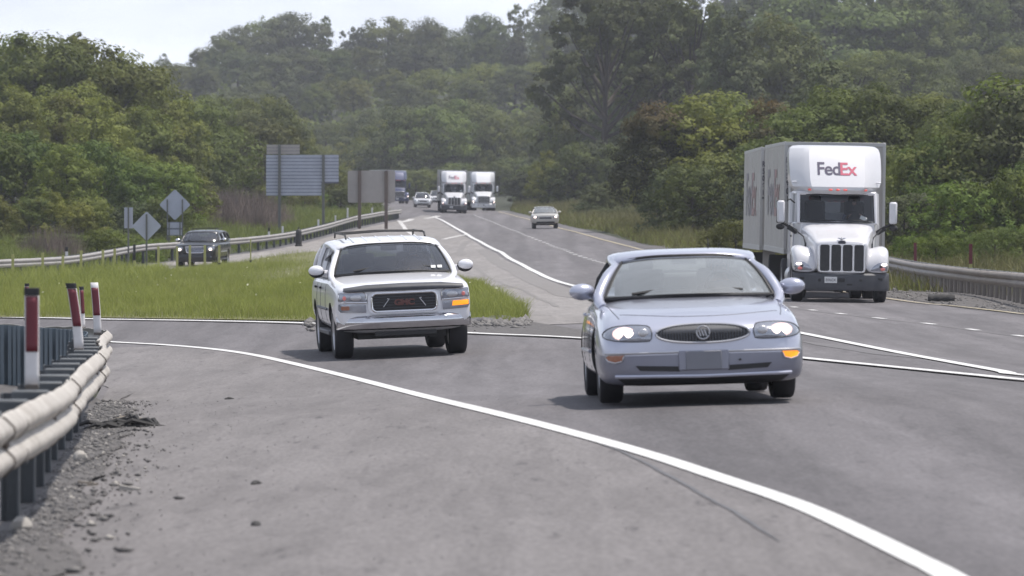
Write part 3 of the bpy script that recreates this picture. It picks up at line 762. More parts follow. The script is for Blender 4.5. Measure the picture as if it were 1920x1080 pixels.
def seats(root, L, s_front, s_rear, z, xs, m, hz=0.40, w=0.44):
    for x in xs:
        mb = MB(); mb.box((x, s_front-L/2, z+hz*.3), (w, .14, hz*.75), 0, Matrix.Rotation(R(-12), 3, 'X'))
        se = mb.build('seat', m, root, bevel=.04)
        mb = MB(); mb.box((x, s_front-L/2+.06, z+hz*.83), (w*.55, .1, hz*.34), 0, Matrix.Rotation(R(-10), 3, 'X')); mb.build('headrest', m, se, bevel=.03)
    mb = MB(); mb.box((0, s_rear-L/2, z+.1), (abs(xs[0])*2+w, .16, .3))
    return mb.build('rear_bench', m, root, bevel=.04)

PERSON = {}
def person(loc, rz, label, key=0, shirt=None, group=None, scale=1.0):
    """seated driver: pelvis, spine, head, arms with hands on the wheel, thighs and calves; one continuous skinned body"""
    V = []; E = []; Rd = []
    def v(p, r, par=None):
        V.append(p); Rd.append(r)
        if par is not None: E.append((par, len(V)-1))
        return len(V)-1
    pel = v((0, .05, .10), .15); ab = v((0, .08, .28), .135, pel); ch = v((0, .10, .46), .15, ab); up = v((0, .10, .56), .11, ch)
    nk = v((0, .07, .65), .055, up); hd = v((0, .055, .74), .085, nk); cr = v((0, .06, .83), .075, hd); v((0, -.02, .765), .03, hd)
    for s in (-1, 1):
        sh = v((s*.19, .09, .54), .062, up); el = v((s*.27, -.08, .33), .045, sh); wr = v((s*.17, -.33, .42), .028, el); pa = v((s*.15, -.40, .45), .026, wr)
        for k in range(4):
            a = v((s*(.135+.012*k), -.445, .475-.014*k), .010, pa); v((s*(.115+.012*k), -.462, .462-.016*k), .009, a)
        t = v((s*.115, -.40, .475), .011, pa); v((s*.10, -.43, .49), .009, t)
        hp = v((s*.10, -.05, .08), .10, pel); kn = v((s*.15, -.42, .12), .07, hp); an = v((s*.15, -.58, -.24), .045, kn); v((s*.15, -.70, -.28), .04, an)
    me = bpy.data.meshes.new('person'); me.from_pydata(V, E, []); me.update()
    o = bpy.data.objects.new('person', me); link(o)
    md = o.modifiers.new('skin', 'SKIN')
    for i, sv in enumerate(me.skin_vertices[0].data): sv.radius = (Rd[i], Rd[i]*.85 if i < 4 else Rd[i]); sv.use_root = (i == 0)
    sb = o.modifiers.new('round', 'SUBSURF'); sb.levels = sb.render_levels = 2
    bake(o)
    me = o.data; me.materials.clear(); me.materials.append(shirt or M['shirt']); me.materials.append(M['skin'])
    for p in me.polygons:
        p.use_smooth = True
        c = p.center
        if c.z > .625 or (c.y < -.24 and c.z > .36): p.material_index = 1
    hb = MB(); hb.ell((0, .075, .80), (.088, .10, .095), 12, 8)
    h = hb.build('hair', M['hair'], o)
    eb = MB()
    for s in (-1, 1): eb.ell((s*.032, -.035, .765), (.012, .008, .007), 6, 4)
    eb.box((0, -.03, .70), (.05, .012, .01)); eb.build('face_features', M['ink'], o)
    eb2 = MB()
    for s in (-1, 1): eb2.ell((s*.083, .06, .75), (.012, .025, .035), 6, 4)
    eb2.build('ears', M['skin'], o)
    o.location = loc; o.rotation_euler = (0, 0, rz); o.scale = (scale,)*3
    tag(o, label, 'person', group)
    return o

def settle(root, x, y, yaw, dz=0.0, pivot=0.0):
    """stand a vehicle on the road: follow the slope under its wheels"""
    e = 1.2
    gx = (zf(x+e, y)-zf(x-e, y))/(2*e); gy = (zf(x, y+e)-zf(x, y-e))/(2*e)
    n = Vector((-gx, -gy, 1)).normalized()
    f = Vector((-math.sin(yaw), math.cos(yaw), 0)); f = (f-n*f.dot(n)).normalized(); r = f.cross(n)
    root.rotation_mode = 'XYZ'
    root.matrix_world = Matrix.Translation((x, y, zf(x, y)+dz)) @ Matrix((r, f, n)).transposed().to_4x4()
    bpy.context.view_layer.update()
    return root.matrix_world

SEDAN = [(0.00, [(0,.25),(.42,.25),(.55,.31),(.62,.44),(.58,.57),(.45,.645),(0,.665)]),
 (.06, [(0,.19),(.70,.19),(.81,.24),(.835,.44),(.79,.60),(.64,.69),(0,.715)]),
 (.18, [(0,.16),(.84,.16),(.91,.22),(.925,.45),(.895,.65),(.76,.745),(0,.775)]),
 (.42, [(0,.16),(.87,.16),(.94,.23),(.952,.47),(.925,.71),(.81,.81),(0,.84)]),
 (.90, [(0,.17),(.84,.17),(.945,.27),(.957,.5),(.935,.78),(.83,.88),(0,.905)]),
 (1.40, [(0,.17),(.80,.17),(.945,.28),(.96,.52),(.925,.82),(.80,.935),(0,.965)]),
 (1.75, [(0,.17),(.80,.17),(.945,.28),(.96,.52),(.92,.85),(.82,.95),(0,.96)]),
 (3.6, [(0,.17),(.80,.17),(.945,.28),(.955,.52),(.92,.87),(.80,.97),(0,.98)]),
 (4.55, [(0,.2),(.78,.2),(.92,.32),(.935,.54),(.88,.83),(.74,.94),(0,.97)]),
 (4.98, [(0,.28),(.7,.28),(.84,.36),(.86,.55),(.78,.81),(.64,.91),(0,.93)]),
 (5.08, [(0,.34),(.5,.34),(.6,.42),(.62,.56),(.56,.75),(.46,.85),(0,.87)])]
SUVST = [(0.0, [(0,.52),(.72,.52),(.84,.58),(.89,.76),(.89,.95),(.84,1.03),(0,1.06)]),
 (.08, [(0,.40),(.80,.40),(.95,.5),(.98,.76),(.97,1.0),(.91,1.08),(0,1.105)]),
 (.32, [(0,.36),(.84,.36),(.985,.48),(1.005,.77),(.99,1.04),(.93,1.12),(0,1.15)]),
 (1.3, [(0,.36),(.86,.36),(.99,.48),(1.015,.8),(.995,1.11),(.94,1.195),(0,1.235)]),
 (1.65, [(0,.36),(.86,.36),(.99,.48),(1.015,.8),(.985,1.12),(.89,1.21),(0,1.235)]),
 (4.7, [(0,.4),(.86,.4),(.99,.5),(1.015,.8),(.985,1.12),(.89,1.2),(0,1.21)]),
 (4.98, [(0,.45),(.82,.45),(.95,.55),(.98,.8),(.95,1.1),(.84,1.18),(0,1.19)]),
 (5.05, [(0,.5),(.7,.5),(.82,.58),(.87,.8),(.82,1.03),(.72,1.11),(0,1.12)])]

def mirror_part(root, sg, c, r, m, arm, m_arm=None, cap=None):
    mb = MB(); mb.ell(c, r, 16, 10, 0, Matrix.Rotation(R(sg*-14), 3, 'Z'))
    o = mb.build('wing_mirror', m, root)
    a = MB(); a.tube([arm, (c[0]-sg*r[0]*.5, c[1], c[2]-r[2]*.3)], [.045, .03], 8); a.build('mirror_arm', m_arm or m, o)
    return o

# ---- the silver-blue saloon
def make_saloon():
    L = 5.08
    root = empty('saloon_car')
    body = loft_body(L, SEDAN, M['silverblue'], root, (1.10, 3.95), .36, well=M['black'], low_shade=M['silverdark'])
    bv = bvh_of(body)
    gh = dict(wb=.80, wbs=1.72, wbc=1.36, wbz=.945, wg=.59, po=.058, wt=.645, wts=2.32, wtc=2.14, wtz=1.295, crown=.042, rt=.625, rts=3.36, rtc=3.5, rtz=1.30, rb=.74, rbs=4.16, rbc=4.3, rbz=.97, belt=.865, pillars=(2.95,), rise=.075, rw=.03, band=.75, bulge=(0, -.035, .035), pr=.056)
    ws, roof, secs, rz = greenhouse(dict(gh=gh), L, root, M['silverblue'], M['wsBuick'], M['side'], M['black'])
    y0 = -L/2
    # dark cowl and cabin floor
    mb = MB(); rows = [curve3((-.80, y0+1.74, .955), (0, y0+1.33, .978), (.80, y0+1.74, .955), 15), curve3((-.78, y0+1.92, .962), (0, y0+1.70, .985), (.78, y0+1.92, .962), 15)]
    mb.grid(rows); mb.build('cowl', M['black'], root, solid=.01)
    mb = MB(); mb.grid([[Vector((x, y0+s, .972)) for x in np.linspace(-.78, .78, 7)] for s in (1.95, 3.2, 4.1)]); mb.build('dashboard', M['interior'], root, solid=.008)
    seats(root, L, 2.85, 3.75, .93, (-.38, .38), M['interiorlight'], .42)
    mb = MB(); c = Vector((.38, y0+2.25, 1.02)); ring = [c+Matrix.Rotation(R(65), 3, 'X')@Vector((.18*math.cos(a), .18*math.sin(a), 0)) for a in np.linspace(0, 2*PI, 20)]
    mb.tube(ring, .014, 6); mb.build('steering_wheel', M['interiordark'], root)
    mb = MB(); mb.box((0, y0+2.27, 1.285), (.24, .03, .06)); mb.tube([(0, y0+2.27, 1.30), (0, y0+2.22, 1.345)], .01, 6); mb.build('rear_view_mirror', M['platewhite'], root, bevel=.01)  # mirror coloured white to paint in a bright reflection
    # hood shut lines, wheel arch lips
    for s in (-1, 1):
        ln = [(s*.74, y0+.36), (s*.775, y0+.7), (s*.80, y0+1.2), (s*.83, y0+1.62)]
        outline_tube(bv, [tuple(p) for p in spline(ln, 24)], 'shut_line', M['darkgrey'], body, .0045, -.0005, 'top', False)
    outline_tube(bv, [(x, y0+.23+.28*abs(x/.72)**2.4) for x in np.linspace(-.72, .72, 30)], 'shut_line', M['darkgrey'], body, .004, -.0005, 'top', False)
    # front: grille, lamps, bumper trims
    outline = oval(0, .625, .425, .084, 40, 2.25)
    gr = patch(bv, outline, 'grille', M['darkgrey'], root, .004)
    outline_tube(bv, outline, 'grille_surround', M['satin'], gr, .011, .010)
    sl = MB()
    for k in range(-15, 16):
        x = k*.026; h = .078*max(0, 1-abs(x/.42)**2.25)**(1/2.25)
        if h > .015:
            pts = [(x, proj(bv, x, z, 'front', y0)-.009, z) for z in (.625-h, .625, .625+h)]; sl.tube(pts, .0045, 4)
    sl.build('grille_slats', M['black'], gr)
    yc = proj(bv, 0, .625, 'front', y0)
    em = MB()
    em.tube([(.058*math.cos(a), yc-.022, .63+.058*math.sin(a)) for a in np.linspace(0, 2*PI, 28)], .009, 6)
    for d in (-.026, 0, .026): em.tube([(d-.018, yc-.022, .63+.028), (d+.004, yc-.022, .63-.030)], .009, 6)
    em.build('emblem', M['rim'], gr)
    def lamp(s):
        pts = [(.475,.575),(.53,.565),(.66,.566),(.78,.575),(.865,.592),(.90,.615),(.895,.645),(.85,.682),(.78,.702),(.66,.712),(.55,.708),(.485,.695),(.462,.64)]
        pts = [(s*x, z) for x, z in pts]
        if s < 0: pts = pts[::-1]
        hl = patch(bv, [tuple(p) for p in spline(pts+[pts[0]], 40)[:-1]], 'headlight', M['lens'], root, .008, bulge=.012)
        outline_tube(bv, [tuple(p) for p in spline(pts+[pts[0]], 40)[:-1]], 'lamp_seal', M['darkgrey'], hl, .006, .006)
        bx = MB()
        for dx, rr in ((.75, .050), (.67, .040)):
            yb = proj(bv, s*dx, .637, 'front', y0); bx.ell((s*dx, yb-.028, .637), (rr, .014, rr*.92), 14, 8)
        bx.build('lit_bulb', M['lamp'], hl)
        gl = MB(); yb = proj(bv, s*.715, .637, 'front', y0); gl.ell((s*.715, yb-.014, .637), (.105, .010, .060), 16, 8); gl.build('lamp_bowl', M['lampedge'], hl)
        rf = MB(); yb = proj(bv, s*.54, .637, 'front', y0); rf.ell((s*.54, yb-.016, .637), (.045, .012, .042), 14, 8); rf.build('reflector', M['satin'], hl)
        am = [(s*x, z) for x, z in ((.715,.452),(.86,.452),(.885,.43),(.862,.395),(.80,.378),(.74,.392))]
        if s < 0: am = am[::-1]
        ind = patch(bv, dense(am, 3), 'indicator', M['amberlit'] if s > 0 else M['amber'], root, .01)
        outline_tube(bv, dense(am, 3), 'indicator_surround', M['satin'], ind, .007, .008)
    lamp(-1); lamp(1)
    low = body
    outline_tube(bv, [(x, .462) for x in np.linspace(-.89, .89, 40)], 'bumper_trim', M['satin'], low, .011, .012, closed=False)
    outline_tube(bv, [(x, .245+.015*abs(x)) for x in np.linspace(-.80, .80, 30)], 'chin_trim', M['silverblue'], low, .016, .012, closed=False)
    for s in (-1, 1):
        q = [(s*.22,.335),(s*.62,.35),(s*.58,.305),(s*.22,.29)]
        patch(bv, dense(q if s > 0 else q[::-1], 4), 'air_intake', M['black'], low, .009)
    patch(bv, dense([(-.78,.235),(-.70,.175),(.70,.175),(.78,.235)], 8), 'air_dam', M['black'], root, .006)
    pl = MB(); yb = min(proj(bv, x, .38, 'front', y0) for x in (-.16, 0, .16)); pl.box((0.0, yb-.025, .385), (.325, .02, .165)); plo = pl.build('front_plate', M['plate'], root, bevel=.006)
    pf = MB(); pf.box((0, yb-.012, .385), (.46, .02, .175)); pf.build('plate_bracket', M['silverdark'], plo, bevel=.01)
    MB().tube([(.33, yb-.01, .375), (.33, yb-.01, .39)], .012, 6).build('plate_bolt', M['black'], plo)
    # mirrors, wipers, door detail
    for s in (-1, 1):
        mirror_part(root, s, (s*1.0, y0+1.95, 1.02), (.13, .085, .078), M['silverblue'], (s*.84, y0+1.98, .975))
        for sy in (2.75, 3.75): hn = MB(); hn.box((s*.905, y0+sy, .80), (.03, .2, .03)); hn.build('door_handle', M['silverblue'], root, bevel=.01)
        outline_tube(bv, [(y0+s2, .47) for s2 in np.linspace(1.6, 3.4, 12)], 'side_moulding', M['silverdark'], root, .02, .004, 'left' if s < 0 else 'right', False)
        for sy in (1.95, 3.05, 3.98):
            outline_tube(bv, [(y0+sy, z) for z in np.linspace(.25, .86, 10)], 'door_gap', M['black'], body, .004, -.001, 'left' if s < 0 else 'right', False)
    wipers(root, L, y0+1.52, .985, None, ((-.55, .0), (.02, .5)), .03)
    for ws_, in ((1.10,), (3.95,)):
        for s in (-1, 1): wheel(root, (s*.80, ws_-L/2, .325), .325, .215, s, M['rim'])
    MB().box((0, .1, .22), (1.3, 4.2, .08)).build('underbody', M['black'], root)
    MB().tube([(.30, y0+3.1, 1.40), (.30, y0+3.14, 1.50)], .006, 5).build('aerial', M['black'], root)
    return root

# ---- the white truck-based estate (and its dark cousin)
def make_suv(paint, dark_lower=False, detail=True, lit='right', roof_mat=None):
    L = 5.05
    root = empty('sport_utility_vehicle')
    body = loft_body(L, SUVST, paint, root, (.98, 3.93), .43, well=M['black'])
    bv = bvh_of(body); y0 = -L/2
    gh = dict(wb=.875, wbs=1.62, wbc=1.30, wbz=1.205, wg=.71, po=.045, wt=.765, wts=2.12, wtc=1.98, wtz=1.60, crown=.055, rt=.78, rts=4.72, rtc=4.78, rtz=1.63, rb=.88, rbs=4.98, rbc=5.0, rbz=1.2, belt=.935, pillars=(2.75, 3.75), rise=.085, rw=.02, bulge=(0, -.03, .03), pr=.05, pw=.06, pillarmat=paint, cp=.05, band=.6)
    ws, roof, secs, rz = greenhouse(dict(gh=gh), L, root, paint, M['wsdark'], M['side'], M['black'])
    mb = MB(); rows = [curve3((-.86, y0+1.6, 1.225), (0, y0+1.28, 1.252), (.86, y0+1.6, 1.225), 15), curve3((-.85, y0+1.8, 1.23), (0, y0+1.6, 1.262), (.85, y0+1.8, 1.23), 15)]
    mb.grid(rows); mb.build('cowl', M['black'], root, solid=.01)
    mb = MB(); mb.grid([[Vector((x, y0+s, 1.245)) for x in np.linspace(-.84, .84, 7)] for s in (1.82, 3.2, 4.9)]); mb.build('dashboard', M['interiordark'], root, solid=.008)
    seats(root, L, 2.7, 3.7, 1.18, (-.42, .42), M['interiordark'], .48, .5)
    mb = MB(); c = Vector((.42, y0+2.1, 1.32)); mb.tube([c+Matrix.Rotation(R(60), 3, 'X')@Vector((.19*math.cos(a), .19*math.sin(a), 0)) for a in np.linspace(0, 2*PI, 20)], .015, 6); mb.build('steering_wheel', M['interiordark'], root)
    mb = MB(); mb.box((0, y0+2.12, 1.58), (.24, .03, .07)); mb.build('rear_view_mirror', M['interiordark'], root, bevel=.01)
    # roof rack
    rk = MB()
    for s in (-1, 1):
        rk.tube([(s*.60, y0+2.55, 1.735), (s*.60, y0+2.68, 1.795), (s*.61, y0+4.4, 1.815), (s*.61, y0+4.5, 1.74)], .014, 6)
    for sy in (2.85, 4.2): rk.tube([(-.60, y0+sy, 1.81), (0, y0+sy, 1.83), (.60, y0+sy, 1.81)], .015, 6)
    rk.build('roof_rack', M['black'], root)
    rb = MB()
    for k in range(6): x = -.5+.2*k; rb.tube([(x, y0+2.35, 1.69-.05*abs(x)**3), (x, y0+3.2, 1.752-.05*abs(x)**3), (x, y0+4.5, 1.70-.05*abs(x)**3)], .012, 5)
    rb.build('roof_ribs', paint, roof)
    if not dark_lower:
        # stone deflector along the bonnet edge
        q = [(-.88,1.005),(-.60,.99),(0,.985),(.60,.99),(.88,1.005),(.87,1.05),(.55,1.085),(0,1.095),(-.55,1.085),(-.87,1.05)]
        patch(bv, dense(q, 4), 'bonnet_deflector', M['darkgrey'], root, .045, skirt=.03, bulge=.01)
        outer = rounded(-.53, .53, .655, .985, .10, 6); inner = rounded(-.475, .475, .69, .955, .075, 6)
        gr = patch(bv, outer, 'grille', M['white'], root, .03)
        g2 = patch(bv, inner, 'grille_mesh', M['black'], gr, .034)
        outline_tube(bv, inner, 'grille_surround', M['chrome'], gr, .016, .036)
        yc = proj(bv, 0, .82, 'front', y0)
        bars = MB()
        for z in (.74, .78, .82, .86, .90): bars.tube([(-.45, yc-.032, z), (.45, yc-.032, z)], .006, 4)
        bars.build('grille_bars', M['darkgrey'], gr)
        br = MB()
        for s in (-1, 1): br.tube([(s*.25, yc-.045, .875), (s*.22, yc-.045, .875), (s*.31, yc-.045, .755)], .007, 5)
        br.build('badge_wings', M['satin'], gr)
        t = text_mesh('lettering', 'GMC', .115, M['emblemred'], gr, .008, .006, 1.2)
        t.location = (0, yc-.045, .815); t.rotation_euler = (R(90), 0, 0)
        for s in (-1, 1):
            q = dense([(s*.55,.83),(s*.55,.95),(s*.60,.985),(s*.94,.985),(s*.955,.85)], 4)
            hl = patch(bv, q if s > 0 else q[::-1], 'headlight', M['lens'], root, .02, bulge=.01)
            outline_tube(bv, q, 'lamp_surround', M['chrome'], hl, .010, .02)
            bx = MB(); yb = proj(bv, s*.86, .915, 'front', y0); bx.ell((s*.87, yb-.034, .905), (.026, .012, .032), 12, 8); bx.build('running_lamp', M['lampdim'], hl)
            rf = MB(); yb = proj(bv, s*.70, .915, 'front', y0); rf.ell((s*.70, yb-.028, .905), (.085, .010, .045), 14, 8); rf.build('reflector', M['satin'], hl)
            q = dense([(s*.56,.685),(s*.56,.80),(s*.955,.82),(s*.96,.74),(s*.93,.70)], 4)
            il = patch(bv, q if s > 0 else q[::-1], 'indicator', M['lens'] if True else M['amber'], root, .016)
            q = dense([(s*.70,.735),(s*.71,.805),(s*.945,.815),(s*.945,.745)], 3)
            if s > 0: patch(bv, q, 'lit_amber', M['amberlit'], il, .024)
            else: patch(bv, [(s*x, z) for x, z in rounded(.80, .92, .73, .79, .02)], 'amber_lens', M['amber'], il, .022)
        # chrome bumper, lower valance
        b = MB(); prof = [(.0,.43),(-.055,.45),(-.085,.50),(-.09,.55),(-.075,.60),(-.03,.635),(.05,.645)]
        rows = []
        for x in np.linspace(-1, 1, 33):
            back = .30*abs(x)**4; lift = .0
            rows.append([Vector((x*.985, y0-.03+back+dy, z)) for dy, z in prof])
        b.grid(rows); b.build('bumper', M['chromebump'], root, solid=.01)
        v = MB(); prof = [(.10,.22),(.0,.235),(-.03,.30),(-.045,.40),(-.02,.445)]
        rows = []
        for x in np.linspace(-1, 1, 33):
            up = .09*max(0, abs(x)-.55)/.45
            rows.append([Vector((x*.93, y0-.0+.28*abs(x)**4+dy, z+(up if z < .33 else 0))) for dy, z in prof])
        vo = v.build('lower_valance', M['darkgrey'], root, solid=.01)
        h = MB(); h.box((0, y0-.06, .37), (.9, .03, .07)); h.build('air_intake', M['black'], vo, bevel=.01)
    else:
        q = dense([(-.47,.985),(.47,.985),(.40,.72),(.30,.69),(-.30,.69),(-.40,.72)], 5)[::-1]
        gr = patch(bv, q, 'grille', M['mesh'], root, .02); outline_tube(bv, q, 'grille_surround', M['chrome'], gr, .022, .024)
        for s in (-1, 1):
            q = dense([(s*.60,.80),(s*.58,.92),(s*.64,1.0),(s*.92,1.0),(s*.95,.86),(s*.86,.77)], 4)
            hl = patch(bv, q if s > 0 else q[::-1], 'headlight', M['lens'], root, .02, bulge=.01)
            bx = MB(); yb = proj(bv, s*.74, .85, 'front', y0); bx.ell((s*.74, yb-.04, .86), (.075, .012, .06), 12, 8); bx.build('lit_bulb', M['lamp'], hl)
            fg = MB(); yb = proj(bv, s*.72, .5, 'front', y0); fg.ell((s*.72, yb-.01, .5), (.06, .015, .05), 12, 8); fg.build('fog_lamp', M['lens'], root)
        b = MB(); prof = [(.05,.26),(-.03,.3),(-.05,.45),(-.05,.6),(-.0,.68)]
        rows = [[Vector((x*.985, y0-.03+.3*abs(x)**4+dy, z)) for dy, z in prof] for x in np.linspace(-1, 1, 25)]
        b.grid(rows); b.build('bumper', paint, root, solid=.01)
    for s in (-1, 1):
        mo = MB(); mo.ell((s*1.115, y0+1.86, 1.275), (.12, .08, .095), 14, 10)
        mi = mo.build('wing_mirror', M['black'], root)
        c = MB(); c.ell((s*1.122, y0+1.835, 1.29), (.117, .075, .08), 14, 10); c.tube([(s*.95, y0+1.92, 1.24), (s*1.08, y0+1.87, 1.26)], [.05, .04], 8); c.build('mirror_cap', M['chrome'] if dark_lower else paint, mi)
        sd = 'left' if s < 0 else 'right'
        for sy in (1.85, 2.80, 3.50): outline_tube(bv, [(y0+sy, z) for z in np.linspace(.48, 1.14, 10)], 'door_gap', M['black'], body, .006, -.001, sd, False)
        for sy in (2.65, 3.55): hn = MB(); hn.box((s*1.012, y0+sy, 1.02), (.03, .16, .035)); hn.build('door_handle', M['black'], root, bevel=.01)
        MB().box((s*.93, y0+2.45, .36), (.14, 1.9, .07)).build('running_board', M['darkgrey'], root, bevel=.02)
        outline_tube(bv, [(y0+s2, .72) for s2 in np.linspace(1.5, 3.4, 12)], 'side_moulding', M['darkgrey'] if not dark_lower else M['satin'], root, .02, .004, sd, False)
    wipers(root, L, y0+1.46, 1.262, None, ((-.6, .0), (.02, .55)), .045)
    for ws_ in (.98, 3.93):
        for s in (-1, 1): wheel(root, (s*.84, ws_-L/2, .385), .385, .27, s, M['rim'])
    MB().box((0, .1, .36), (1.3, 4.2, .16)).build('underbody', M['black'], root)
    if not dark_lower:
        st = MB(); a, b2 = Vector((.64, y0+1.62, 1.30)), Vector((.74, y0+1.66, 1.30))
        st.box((.60, y0+1.50, 1.285), (.07, .006, .05), 0, Matrix.Rotation(R(-40), 3, 'X')); st.box((.70, y0+1.545, 1.285), (.07, .006, .05), 0, Matrix.Rotation(R(-40), 3, 'X'))
        st.build('sticker', M['sticker'], ws)
    return root

# ---- small cars far down the road, built lighter
def make_far_car(name, paint, lit, wide=1.0, tall=1.0, dark=True):
    L = 4.5
    root = empty(name)
    st = [(s*L/5.05, [(x*.93*wide, z*.88) for x, z in p]) for s, p in SUVST]
    body = loft_body(L, st, paint, root, (.88, 3.5), .36, well=M['black'], sub=1)
    bv = bvh_of(body); y0 = -L/2
    gh = dict(wb=.80*wide, wbs=1.45, wbc=1.15, wbz=1.06, wt=.62*wide, wts=2.0, wtc=1.9, wtz=1.50*tall, crown=.06, rt=.62*wide, rts=4.0, rtc=4.1, rtz=1.52*tall, rb=.78*wide, rbs=4.4, rbc=4.45, rbz=1.06, belt=.86*wide, pillars=(2.5, 3.4), pr=.05, pw=.05, bulge=(0, -.03, .03))
    greenhouse(dict(gh=gh), L, root, paint, M['wsBuick'] if not dark else M['wsdark'], M['side'], M['black'])
    seats(root, L, 2.5, 3.4, 1.03, (-.38, .38), M['interior'], .4)
    q = rounded(-.42, .42, .66, .80, .05); gr = patch(bv, q, 'grille', M['black'], root, .01); outline_tube(bv, q, 'grille_surround', M['chrome'], gr, .014, .012)
    q = rounded(-.62, .62, .38, .50, .04); patch(bv, q, 'air_intake', M['black'], root, .01)
    for s in (-1, 1):
        q = dense([(s*.52,.72),(s*.54,.86),(s*.84,.90),(s*.88,.78)], 4)
        hl = patch(bv, q if s > 0 else q[::-1], 'headlight', M['lens'], root, .012, bulge=.01)
        bx = MB(); yb = proj(bv, s*.70, .80, 'front', y0); bx.ell((s*.70, yb-.04, .80), (.09, .02, .06), 12, 8); bx.build('lit_bulb', lit, hl)
        mo = MB(); mo.ell((s*1.0*wide, y0+1.7, 1.12), (.11, .07, .08), 12, 8); mo.tube([(s*.84*wide, y0+1.7, 1.07), (s*.95*wide, y0+1.7, 1.1)], .03, 6); mo.build('wing_mirror', paint, root)
        for sy in (.88, 3.5): wheel(root, (s*.74*wide, sy-L/2, .33), .33, .22, s, M['rim'])
    rk = MB()
    for s in (-1, 1): rk.tube([(s*.52*wide, y0+2.2, 1.56*tall), (s*.53*wide, y0+2.4, 1.61*tall), (s*.53*wide, y0+3.8, 1.60*tall)], .02, 5)
    rk.build('roof_rack', M['black'], root)
    MB().box((0, .1, .3), (1.2, 3.6, .12)).build('underbody', M['black'], root)
    return root
# ---- articulated lorries
def logo(parent, bv, cx, cz, h, ax, inks, y_or_x=None, off=0.012, gap=0.0, sx=1.0, bold=0.02):
    """the carrier's wordmark: first half dark, second half red, laid on the panel"""
    a = text_mesh('wordmark', 'Fed', h*1.38, inks[0], parent, 0, bold*h, sx)
    b = text_mesh('wordmark', 'Ex', h*1.38, inks[1], parent, 0, bold*h, sx)
    wa = a.dimensions.x; wb_ = b.dimensions.x
    if wa == 0: wa = max(v.co.x for v in a.data.vertices)-min(v.co.x for v in a.data.vertices)
    def ext(o): xs = [v.co.x for v in o.data.vertices]; return min(xs), max(xs)
    a0, a1 = ext(a); b0, b1 = ext(b); tot = (a1-a0)+(b1-b0)
    for o, x0, l0 in ((a, -tot/2, a0), (b, -tot/2+(a1-a0), b0)):
        zs = [v.co.y for v in o.data.vertices]; zb = min(zs)
        bm = bmesh.new(); bm.from_mesh(o.data); bmesh.ops.triangulate(bm, faces=bm.faces); bmesh.ops.subdivide_edges(bm, edges=[e for e in bm.edges if e.calc_length() > h*.3], cuts=2); bm.to_mesh(o.data); bm.free()
        for v in o.data.vertices:
            u = v.co.x-l0+x0+cx; z = v.co.y-zb+cz-h/2
            if ax == 'front':
                d = proj(bv, u, z, 'front', 0); v.co = (u, d-off, z)
            else:
                v.co = (y_or_x-off, 2*cx-u, z)
    return a, b

def loft_z(levels, n=25):
    rows = []
    for z, w, y0, yb, e in levels:
        row = []
        for x in np.linspace(-1, 1, n):
            row.append(Vector((w*x, y0+.05*x*x+(max(0, (abs(x)-.60)/.40)**1.25)*min(1.0, yb-y0)*.62, z)))
        row = [Vector((-w, yb, z))]+row+[Vector((w, yb, z))]
        rows.append(row)
    return rows

def truck_wheel(parent, c, s, dual=False):
    w = wheel(parent, c, .51, .29, s, M['rim'], 'wheel', .56)
    if dual: wheel(parent, (c[0]-s*.34, c[1], c[2]), .51, .29, s, M['rim'], 'wheel', .56)
    return w

